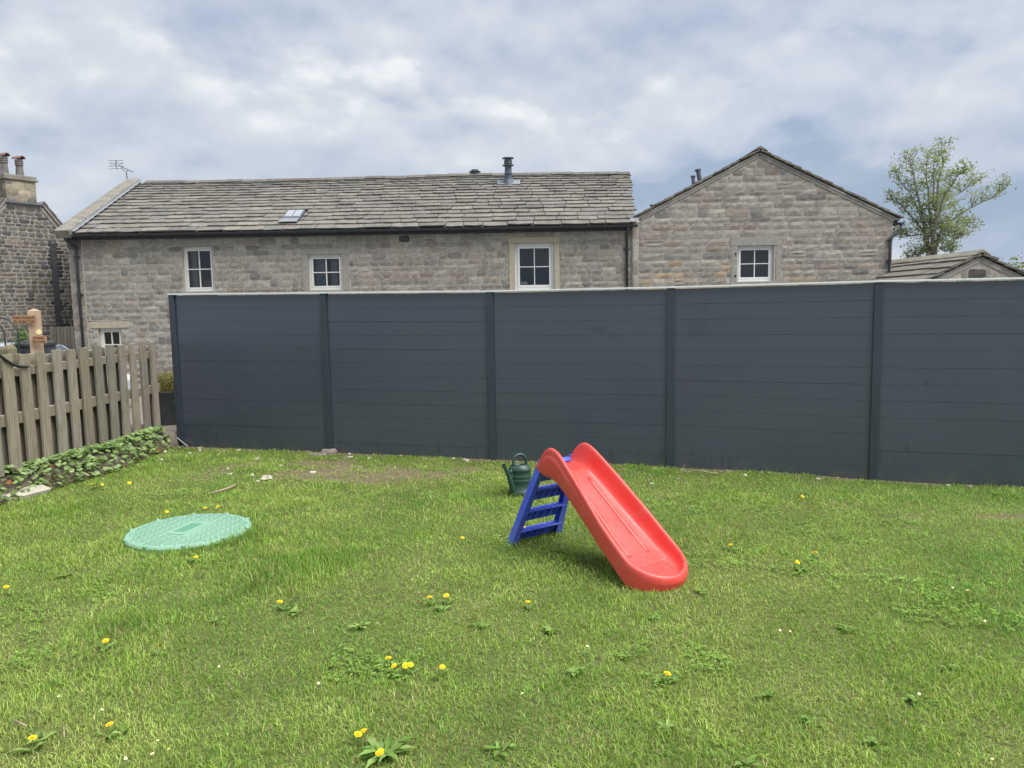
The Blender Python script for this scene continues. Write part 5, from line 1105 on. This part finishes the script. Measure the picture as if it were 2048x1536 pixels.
# ---------------------------------------------------------------- toddler slide
def build_slide():
    t = thing('toddler_slide', (SL_O[0] + SL_AX[0] * .6, SL_O[1] + SL_AX[1] * .6, 0), 'small red plastic slide with a blue ladder standing on the lawn', 'slide')
    def F(s, w, z):
        if s > .5: s = .5 + (s - .5) * 1.065
        return tuple(SL_O + SL_AX * s + SL_W * w + np.array([0, 0, z]))
    ip = lambda x, pts: float(np.interp(x, [p[0] for p in pts], [p[1] for p in pts]))
    ZT = [(.235, .585), (.27, .632), (.31, .675), (.345, .696), (.375, .703), (.41, .699), (.45, .682), (.50, .648), (.56, .602), (.70, .487), (.80, .402), (.90, .318), (1.0, .237), (1.06, .193)]
    ZB = [(.235, .545), (.27, .520), (.32, .505), (.40, .503), (.44, .490), (.57, .415), (.80, .248), (.97, .118), (1.06, .04)]
    BD = [(.235, .560), (.40, .553), (.46, .535), (.52, .492), (.70, .345), (.90, .188), (.98, .134), (1.06, .095), (1.13, .072), (1.3, .055)]
    HWp = [(.235, .152), (.45, .160), (.70, .192), (.88, .215), (1.06, .220)]
    def prof(hw, zt, zb, bed, em):
        mid = zb + (zt - zb) * .5
        return [(hw - .002, zb), (hw + .004 * 0 + em, zb + .012), (hw + em, mid), (hw + em, max(zt - .062, mid + .002)), (hw + em * .1, max(zt - .050, mid + .004)), (hw, zt - .016), (hw - .006, zt - .003), (hw - .015, zt), (hw - .024, zt - .003), (hw - .030, zt - .015), (hw - .038, bed + (zt - bed) * .45), (hw - .048, bed + (zt - bed) * .16), (hw - .066, bed + .004)]
    S = [.235, .25, .27, .29, .31, .33, .35, .375, .40, .425, .45, .48, .51, .55, .60, .65, .70, .76, .82, .88, .94, 1.0, 1.03, 1.06]; rows = []
    for s in S:
        hw, zt, zb, bed = ip(s, HWp), ip(s, ZT), ip(s, ZB), ip(s, BD); em = .011 * min(1, max(0, (.80 - s) / .35)); pr = prof(hw, zt, zb, bed, em)
        left = [F(s, -w, z) for w, z in pr]; inner = [F(s, f_ * (hw - .083), bed) for f_ in (-.8, -.4, 0, .4, .8)]; rows.append(left + inner + [F(s, w, z) for w, z in pr[::-1]])
    nrow = len(rows[0]); m = MB(); m.add([p for r_ in rows for p in r_], [(k * nrow + i, k * nrow + i + 1, (k + 1) * nrow + i + 1, (k + 1) * nrow + i) for k in range(len(rows) - 1) for i in range(nrow - 1)])
    # rounded toe: the half section swept round
    sc = 1.06; npf = 13; TH = np.linspace(90, -90, 25); hw = .220; base = len(m.v); tv = []
    for th in TH:
        a = R(th); f_ = math.cos(a) ** .8 if math.cos(a) > 1e-6 else 0; zt = .193 * (1 - f_) + .092 * f_; zb = .04 * (1 - min(1, f_ * 2.2)) - .012 * min(1, f_ * 2.2)
        for k, (w, z) in enumerate(prof(hw, zt, zb, .06, 0)):
            tuck = -.022 * f_ if k == 0 else (-.014 * f_ if k == 1 else (.004 * f_ if k in (4, 5) else 0)); w += tuck; s = sc + w * math.cos(a) * .93
            bed = ip(s, BD)
            if k >= 10: z = bed + (zt - bed) * (.45, .16, .02)[k - 10]
            tv.append(F(s, -w * math.sin(a), z))
    m.add(tv, [(j * npf + i, j * npf + i + 1, (j + 1) * npf + i + 1, (j + 1) * npf + i) for j in range(len(TH) - 1) for i in range(npf - 1)])
    # bed inside the toe
    inn = [j * npf + npf - 1 + base for j in range(len(TH))]; ring2 = []; hwi = hw - .066
    for th in TH: a = R(th); s = sc + .6 * hwi * math.cos(a) * .93; ring2.append(F(s, -.6 * hwi * math.sin(a), ip(s, BD)))
    b2 = len(m.v); m.add(ring2 + [F(sc, 0, ip(sc, BD))], []); c0 = b2 + len(TH)
    m.f += [(inn[j], b2 + j, b2 + j + 1, inn[j + 1]) for j in range(len(TH) - 1)] + [(b2 + j, c0, b2 + j + 1) for j in range(len(TH) - 1)]
    ch = mesh_obj('chute', m, 'red_plastic', t, smooth=True)
    import bmesh
    bm = bmesh.new(); bm.from_mesh(ch.data); bmesh.ops.remove_doubles(bm, verts=bm.verts, dist=.0035); bmesh.ops.recalc_face_normals(bm, faces=bm.faces); bm.to_mesh(ch.data); bm.free()
    md = ch.modifiers.new('thick', 'SOLIDIFY'); md.thickness = .004; md.offset = -1
    md = ch.modifiers.new('subdiv', 'SUBSURF'); md.levels = 2; md.render_levels = 2
    for k in range(7):
        s = .262 + k * .025; m = MB(); z = ip(s, BD); m.box((s - .006, -.085 + .003 * k, z - .002), (s + .006, .085 - .003 * k, z + .006), fr=F); mesh_obj('grip_ridge', m, 'red_plastic', ch, bevel=.003)
    for w in (-.07, .07):      # raised ribs along the bed
        m = MB(); pts = [F(s, w * ip(s, HWp) / .2, ip(s, BD) - .013) for s in np.linspace(.50, .98, 16)]; m.tube(pts, .020, 12); mesh_obj('bed_rib', m, 'red_plastic', ch, smooth=True)
    # ladder
    top_s, top_z = .27, .60
    def LD(u, v, n):      # u across (-1..1 of half width), v height, n out of the ladder plane towards the chute
        f_ = v / top_z; hw = .222 * (1 - f_) + .150 * f_; s = top_s * f_; return F(s + n * .91, u * hw if abs(u) <= 1.001 else math.copysign(hw + (abs(u) - 1), u), v - n * .41)
    m = MB(); lad = None
    for sg in (-1, 1):
        m = MB(); vs = []; K = 9
        for k in range(K):
            v = -.005 + (top_z - .0) * k / (K - 1); f_ = max(v, 0) / top_z; hw = .222 * (1 - f_) + .150 * f_; wd = .052 * (1 - .25 * f_)
            for (a, n) in ((0, -.022), (0, .030), (-wd, .030), (-wd, .022), (-.012, .018), (-.012, -.016), (-wd, -.020), (-wd, -.022)):
                s = top_s * f_; vs.append(F(s + n * .91, sg * (hw + a), v - n * .41))
        m.add(vs, [(8 * k + i, 8 * k + (i + 1) % 8, 8 * k + 8 + (i + 1) % 8, 8 * k + 8 + i) for k in range(K - 1) for i in range(8)] + [tuple(range(8)), tuple(range(8 * K - 8, 8 * K))[::-1]])
        if lad is None: lad = mesh_obj('ladder', m, 'blue_plastic', t, bevel=.003)
        else: mesh_obj('side_rail', m, 'blue_plastic', lad, bevel=.003)
    def bar(name, v0, v1, n0, n1, inset=.0):
        m = MB(); vs = []
        for v in (v0, v1):
            f_ = v / top_z; hw = (.222 * (1 - f_) + .150 * f_) - .010 - inset; s = top_s * f_
            for (sg, n) in ((-1, n0), (1, n0), (1, n1), (-1, n1)): vs.append(F(s + n * .91, sg * hw, v - n * .41))
        m.add(vs, [(0, 3, 2, 1), (4, 5, 6, 7), (0, 1, 5, 4), (1, 2, 6, 5), (2, 3, 7, 6), (3, 0, 4, 7)]); return m
    for (zt, zb) in ((.085, -.004), (.235, .142), (.392, .298)):
        rg = mesh_obj('rung', bar('rung', zb, zt, -.018, -.008), 'blue_plastic', lad, bevel=.002)
        f_ = zt / top_z; hw = (.222 * (1 - f_) + .150 * f_) - .011; s = top_s * f_
        m = MB(); m.box((s - .035, -hw, zt - .012), (s + .032, hw, zt), fr=F); mesh_obj('tread', m, 'blue_plastic', lad, bevel=.004)
        nb = 7
        for k in range(nb):
            w = -hw + 2 * hw * (k + .5) / nb; m = MB(); m.box((s - .033, w - .011, zt + .0), (s + .030, w + .011, zt + .004), fr=F); mesh_obj('tread_rib', m, 'blue_plastic', lad)
        for k in range(1, 6):
            w = -hw + 2 * hw * k / 6; sb = top_s * zb / top_z; m = MB()
            m.add([F(sb - .008, w - .003, zb + .004), F(sb - .004, w - .003, zb + .004), F(s + .030, w - .003, zt - .012), F(s - .008, w - .003, zt - .012), F(sb - .008, w + .003, zb + .004), F(sb - .004, w + .003, zb + .004), F(s + .030, w + .003, zt - .012), F(s - .008, w + .003, zt - .012)], [(0, 1, 2, 3), (7, 6, 5, 4), (0, 4, 5, 1), (1, 5, 6, 2), (2, 6, 7, 3), (3, 7, 4, 0)]); mesh_obj('web', m, 'blue_plastic', lad)
    m = bar('top', .455, .585, -.022, .02); mesh_obj('head_panel', m, 'blue_plastic', lad, bevel=.006)
    m = MB(); m.box((.225, -.135, .560), (.262, .135, .590), fr=F); mesh_obj('top_bar', m, 'blue_plastic', lad, bevel=.008)
    for w in (-.156, .156): m = MB(); c = F(.30, w, .60); m.lathe([(.001, 0), (.007, 0), (.006, .004), (.001, .005)], 10, fr=lambda a, b, z: tuple(np.array(c) + SL_AX * a + np.array([0, 0, b]) + SL_W * z * math.copysign(1, w))); mesh_obj('rivet', m, 'red_plastic', ch)
build_slide()

# ---------------------------------------------------------------- watering can
def build_can():
    c = np.array([.055, 6.47, float(lawn_z(.055, 6.47)) + .004]); t = thing('watering_can', c, 'dark green plastic watering can on the grass behind the slide', 'watering can'); m = MB()
    m.lathe([(.098, 0), (.100, .012), (.100, .035), (.093, .040), (.093, .115), (.096, .119), (.096, .130), (.093, .134), (.093, .150), (.096, .154), (.096, .164), (.093, .168), (.093, .205), (.097, .209), (.097, .222), (.093, .227), (.090, .238), (.078, .249), (.060, .253), (.058, .258), (.050, .258), (.048, .246)], 40, c, sy=.82); mesh_obj('body', m, 'can_green', t, smooth=True, bevel=0)
    m = MB(); m.lathe([(.001, .246), (.049, .246)], 30, c, sy=.82); mesh_obj('opening', m, 'rubber', t)
    hd = np.array([.93, .36, 0]); P = lambda s, z: tuple(c + hd * s + np.array([0, 0, z])); pts = [P(-.058, .205)] + [P(-.060, .245), P(-.060, .275)] + [P(-.002 + .058 * math.cos(a), .285 + .060 * math.sin(a)) for a in np.linspace(math.pi, 0, 13)] + [P(.057, .26), P(.060, .23)]
    m = MB(); m.tube(pts, [.017, .016, .015] + [.013] * 13 + [.012, .012], 12); mesh_obj('handle', m, 'can_green', t, smooth=True)
    sd = np.array([-.80, -.60, 0]); Q = lambda s, z: tuple(c + sd * s + np.array([0, 0, z])); m = MB(); m.tube([Q(.055, .03), Q(.078, .06), Q(.096, .115), Q(.118, .175), Q(.148, .235), Q(.170, .272)], [.034, .031, .026, .020, .0155, .014], 14, caps=False); sp = mesh_obj('spout', m, 'can_green', t, smooth=True)
    m = MB(); m.tube([Q(.166, .265), Q(.174, .279)], [.0175, .0175], 14, caps=False); mesh_obj('spout_rim', m, 'can_green', sp, smooth=True); m = MB(); m.tube([Q(.168, .268), Q(.1682, .2684)], [.0135, .0135], 14); mesh_obj('spout_hole', m, 'rubber', sp)
    m = MB(); m.tube([Q(.120, .178), Q(.112, .215), Q(.098, .225), Q(.090, .200), Q(.086, .165), Q(.090, .145)], [.010, .010, .010, .011, .012, .012], 10); mesh_obj('bracket', m, 'can_green', sp, smooth=True)
build_can()

# ---------------------------------------------------------------- green chamber cover
def build_lid():
    z0 = -.02; zt = .040; c = (LIDC[0], LIDC[1], 0); t = thing('chamber_cover', (LIDC[0], LIDC[1], z0), 'round pale green ribbed tank cover set in the lawn', 'cover'); m = MB(); r_ = .425
    m.lathe([(r_, z0), (r_ + .006, zt - .018), (r_ - .002, zt - .006), (r_ - .012, zt), (r_ - .02, zt), (.001, zt + .004)], 72, c); mesh_obj('disc', m, 'lid_green', t)
    tr = MB(); an = R(-14); ca, sa = math.cos(an), math.sin(an); sp = .038
    for i in range(-14, 15):
        for j in range(-14, 15):
            x, y = i * sp + (.5 * sp if j % 2 else 0), j * sp * .78
            if math.hypot(x, y) > r_ - .035 or (abs(x) < .10 and abs(y) < .16): continue
            b = an + (R(45) if (i + j) % 2 else R(-45)); wx, wy = x * ca - y * sa, x * sa + y * ca; dx, dy = math.cos(b), math.sin(b); l_, w = .0155, .0042
            P = [(wx + dx * l_ * p - dy * w * q, wy + dy * l_ * p + dx * w * q) for p, q in ((-1, -1), (1, -1), (1, 1), (-1, 1))]; zz = zt + .003
            tr.add([(c[0] + a, c[1] + b_, zz - .004) for a, b_ in P] + [(c[0] + a * .999, c[1] + b_ * .999, zz + .0035) for a, b_ in P], [(4, 5, 6, 7), (0, 1, 5, 4), (1, 2, 6, 5), (2, 3, 7, 6), (3, 0, 4, 7)])
    mesh_obj('tread_pattern', tr, 'lid_green', t, kind='stuff'); Fp = lambda a, b, z: (c[0] + a * ca - b * sa, c[1] + a * sa + b * ca, z)
    m = MB(); m.box((-.075, -.15, zt), (.075, .15, zt + .009), fr=Fp); pl = mesh_obj('plate', m, 'lid_green', t, bevel=.003)
    for k in range(4): m = MB(); m.box((-.045 + k * .024, -.11, zt + .009), (-.037 + k * .024, .11, zt + .0125), fr=Fp); mesh_obj('raised_line', m, 'lid_green_dark', pl)
    for k in range(10):
        a = 2 * math.pi * k / 10; m = MB(); m.lathe([(.016, zt - .012), (.016, zt + .002), (.010, zt + .006), (.001, zt + .006)], 10, (c[0] + (r_ - .005) * math.cos(a), c[1] + (r_ - .005) * math.sin(a), 0)); mesh_obj('lug', m, 'lid_green', t)
plastic('lid_green_dark', (.085, .26, .175), (.11, .29, .2), .6, .3)
build_lid()

# ---------------------------------------------------------------- dandelions, daisies and broad-leaved weeds
def dandelion_leaf(mb, c, ang, ln, w, rise, col, rd):
    n = 5; vs = []; dx, dy = math.cos(ang), math.sin(ang)
    for k in range(n + 1):
        f_ = k / n; ww = w * math.sin(math.pi * min(f_ * .9 + .08, 1)) * (1.25 if k % 2 else .75); z = c[2] + rise * math.sin(math.pi * f_ * .75) ; x, y = c[0] + dx * ln * f_, c[1] + dy * ln * f_
        vs += [(x - dy * ww, y + dx * ww, z + .006), (x, y, z), (x + dy * ww, y - dx * ww, z + .006)]
    mb.add(vs, [(3 * k + i, 3 * k + i + 1, 3 * k + 4 + i, 3 * k + 3 + i) for k in range(n) for i in (0, 1)], col)
def flower_proto(rd, yellow):
    m = MB(); r_ = .0145 if yellow else .006; pet = 20 if yellow else 14
    for ring, (rr, zz, k) in enumerate(((1.0, 0.0, pet), (.68, .003, pet - 4), (.36, .005, 10)) if yellow else ((1.0, 0, pet),)):
        for i in range(k):
            a = 2 * math.pi * (i + .5 * ring) / k; w = .19 * r_ * (1 if yellow else 1.1); l_ = r_ * rr * rd.uniform(.88, 1.08); dx, dy = math.cos(a), math.sin(a); m.add([(dx * l_ * .1 - dy * w * .5, dy * l_ * .1 + dx * w * .5, zz), (dx * l_ * .1 + dy * w * .5, dy * l_ * .1 - dx * w * .5, zz), (dx * l_ + dy * w, dy * l_ - dx * w, zz + .002 * (1 - ring * .3)), (dx * l_ - dy * w, dy * l_ + dx * w, zz + .002)], [(0, 1, 2, 3)])
    return m
def plant(kind, px, py, label, group, h, nleaf, rd, scale=1.0, tilt=.3):
    q = gnd(px, py, h * .8); x, y = q[0], q[1]; z = float(lawn_z(x, y)); nm = {'d': 'dandelion', 'y': 'daisy'}[kind]
    t = thing(nm, (x, y, z), label, 'flower', group); m = MB(); lean = (rd.uniform(-.012, .012), rd.uniform(-.012, .012)); m.tube([(x - lean[0], y - lean[1], z), (x, y, z + h)], [.0018 * scale, .0015 * scale], 5); mesh_obj('stem', m, 'stalk', t)
    f = flower_proto(rd, kind == 'd'); n = Vector((rd.gauss(0, tilt), rd.gauss(-.25, tilt), 1)).normalized(); Mx = n.to_track_quat('Z', 'Y').to_matrix(); f.v = [tuple(Mx @ (Vector(p) * scale) + Vector((x, y, z + h))) for p in f.v]; fl = mesh_obj('flower_head', f, 'yellow_petal' if kind == 'd' else 'white_petal', t)
    if kind == 'y': m = MB(); m.lathe([(.0035 * scale, .001), (.0025 * scale, .003), (.0003, .004)], 8, fr=lambda a, b, c: tuple(Mx @ Vector((a, b, c)) + Vector((x, y, z + h)))); mesh_obj('eye', m, 'yellow_petal', fl)
    if nleaf:
        m = MB()
        for k in range(nleaf): v = rd.uniform(.75, 1.2); dandelion_leaf(m, (x - lean[0], y - lean[1], z + .004), rd.uniform(0, 6.28), rd.uniform(.04, .08) * scale, rd.uniform(.007, .012) * scale, rd.uniform(.008, .025), tuple(a * v for a in rd.choice([(.16, .29, .055), (.20, .33, .075), (.25, .36, .10)])), rd)
        mesh_obj('leaves', m, 'leaf', t)
rd = random.Random(99); GD = 'dandelions in the lawn'; LD_ = 'yellow dandelion in the open lawn'
for (px, py, lab, nl) in [(183, 969, 'yellow dandelion by the ledge and trailing leaves', 3), (205, 971, 'yellow dandelion by the ledge and trailing leaves', 3), (259, 968, 'yellow dandelion by the ledge and trailing leaves', 0), (334, 1026, 'yellow dandelion just beyond the green cover', 0), (411, 1020, 'yellow dandelion just beyond the green cover', 0), (436, 1018, 'yellow dandelion just beyond the green cover', 0),
        (392, 1121, 'yellow dandelion on the near side of the green cover', 2), (925, 1078, 'yellow dandelion in the grass left of the blue ladder', 2), (1049, 1056, 'yellow dandelion under the blue ladder', 0), (560, 1210, LD_, 4), (212, 1287, LD_, 4), (320, 1294, LD_, 2), (859, 1198, LD_, 5), (893, 1196, LD_, 3), (1056, 1208, LD_, 3), (777, 1318, LD_, 5), (788, 1334, LD_, 3), (811, 1334, LD_, 2), (821, 1333, LD_, 3), (885, 1338, LD_, 4), (716, 1470, 'yellow dandelion beside the big leaf rosette', 0), (727, 1464, 'yellow dandelion beside the big leaf rosette', 0), (760, 1507, 'yellow dandelion beside the big leaf rosette', 0),
        (1461, 1093, LD_, 5), (1630, 1111, LD_, 4), (1595, 1130, LD_, 5), (1605, 994, LD_, 0), (1708, 996, LD_, 0), (220, 1453, LD_, 4), (66, 1483, LD_, 3), (1335, 1349, LD_, 3), (13, 1177, LD_, 2)]:
    plant('d', px, py, lab, GD, rd.uniform(.045, .065), nl, rd, rd.uniform(.9, 1.15))
for (px, py) in [(118, 1398), (204, 1424), (305, 1510), (315, 1484), (338, 1500), (252, 1520), (438, 1333), (637, 1367), (1045, 1394), (1175, 1297), (1905, 1181), (1935, 1185), (1970, 1247), (1838, 1391), (1560, 1260), (1580, 1262), (322, 990), (660, 1052), (830, 1036), (1985, 1520)]:
    plant('y', px, py, 'tiny white daisy in the short grass', 'daisies in the lawn', rd.uniform(.035, .055), 0, rd, 1.0)
def rosette(px, py, n, ln, w, label, seed, group=None):
    q = gnd(px, py, .02); x, y = q[0], q[1]; z = float(lawn_z(x, y)); rd = random.Random(seed); t = thing('weed_rosette', (x, y, z), label, 'weed', group)
    for k in range(n):
        m = MB(); v = rd.uniform(.75, 1.2); dandelion_leaf(m, (x + rd.gauss(0, .012), y + rd.gauss(0, .012), z + .006), 2 * math.pi * k / n + rd.uniform(-.3, .3), ln * rd.uniform(.6, 1.15), w * rd.uniform(.8, 1.2), ln * rd.uniform(.10, .30), tuple(a * v for a in rd.choice([(.17, .30, .055), (.21, .34, .075), (.26, .38, .11)])), rd); mesh_obj('leaf', m, 'leaf', t, smooth=True)
rosette(770, 1500, 19, .10, .013, 'large broad-leaved weed rosette in the near lawn', 3)
for i, (px, py) in enumerate([(590, 1225), (1480, 1098), (1605, 1140), (800, 1350), (880, 1215), (1400, 1182), (1100, 1260), (1250, 1310), (1540, 1385), (1830, 1395), (1490, 1530), (1620, 1440), (1000, 1500), (240, 1462), (80, 1480), (130, 1150), (720, 1250), (1690, 1250), (1900, 1330), (1330, 1450), (1150, 1340), (1310, 1230), (430, 1240), (1740, 1480), (1120, 1100), (960, 1250), (1530, 975), (1990, 975)]):
    rosette(px, py, rd.randint(7, 11), rd.uniform(.035, .065), rd.uniform(.007, .011), 'low leafy weed rosette flat in the lawn', 50 + i, 'weed rosettes in the lawn')

scene.render.engine = 'CYCLES'
cy_ = scene.cycles; cy_.max_bounces = 6; cy_.diffuse_bounces = 3; cy_.glossy_bounces = 3; cy_.transmission_bounces = 3; cy_.transparent_max_bounces = 8; cy_.use_adaptive_sampling = True; cy_.adaptive_threshold = .02; cy_.caustics_reflective = False; cy_.caustics_refractive = False
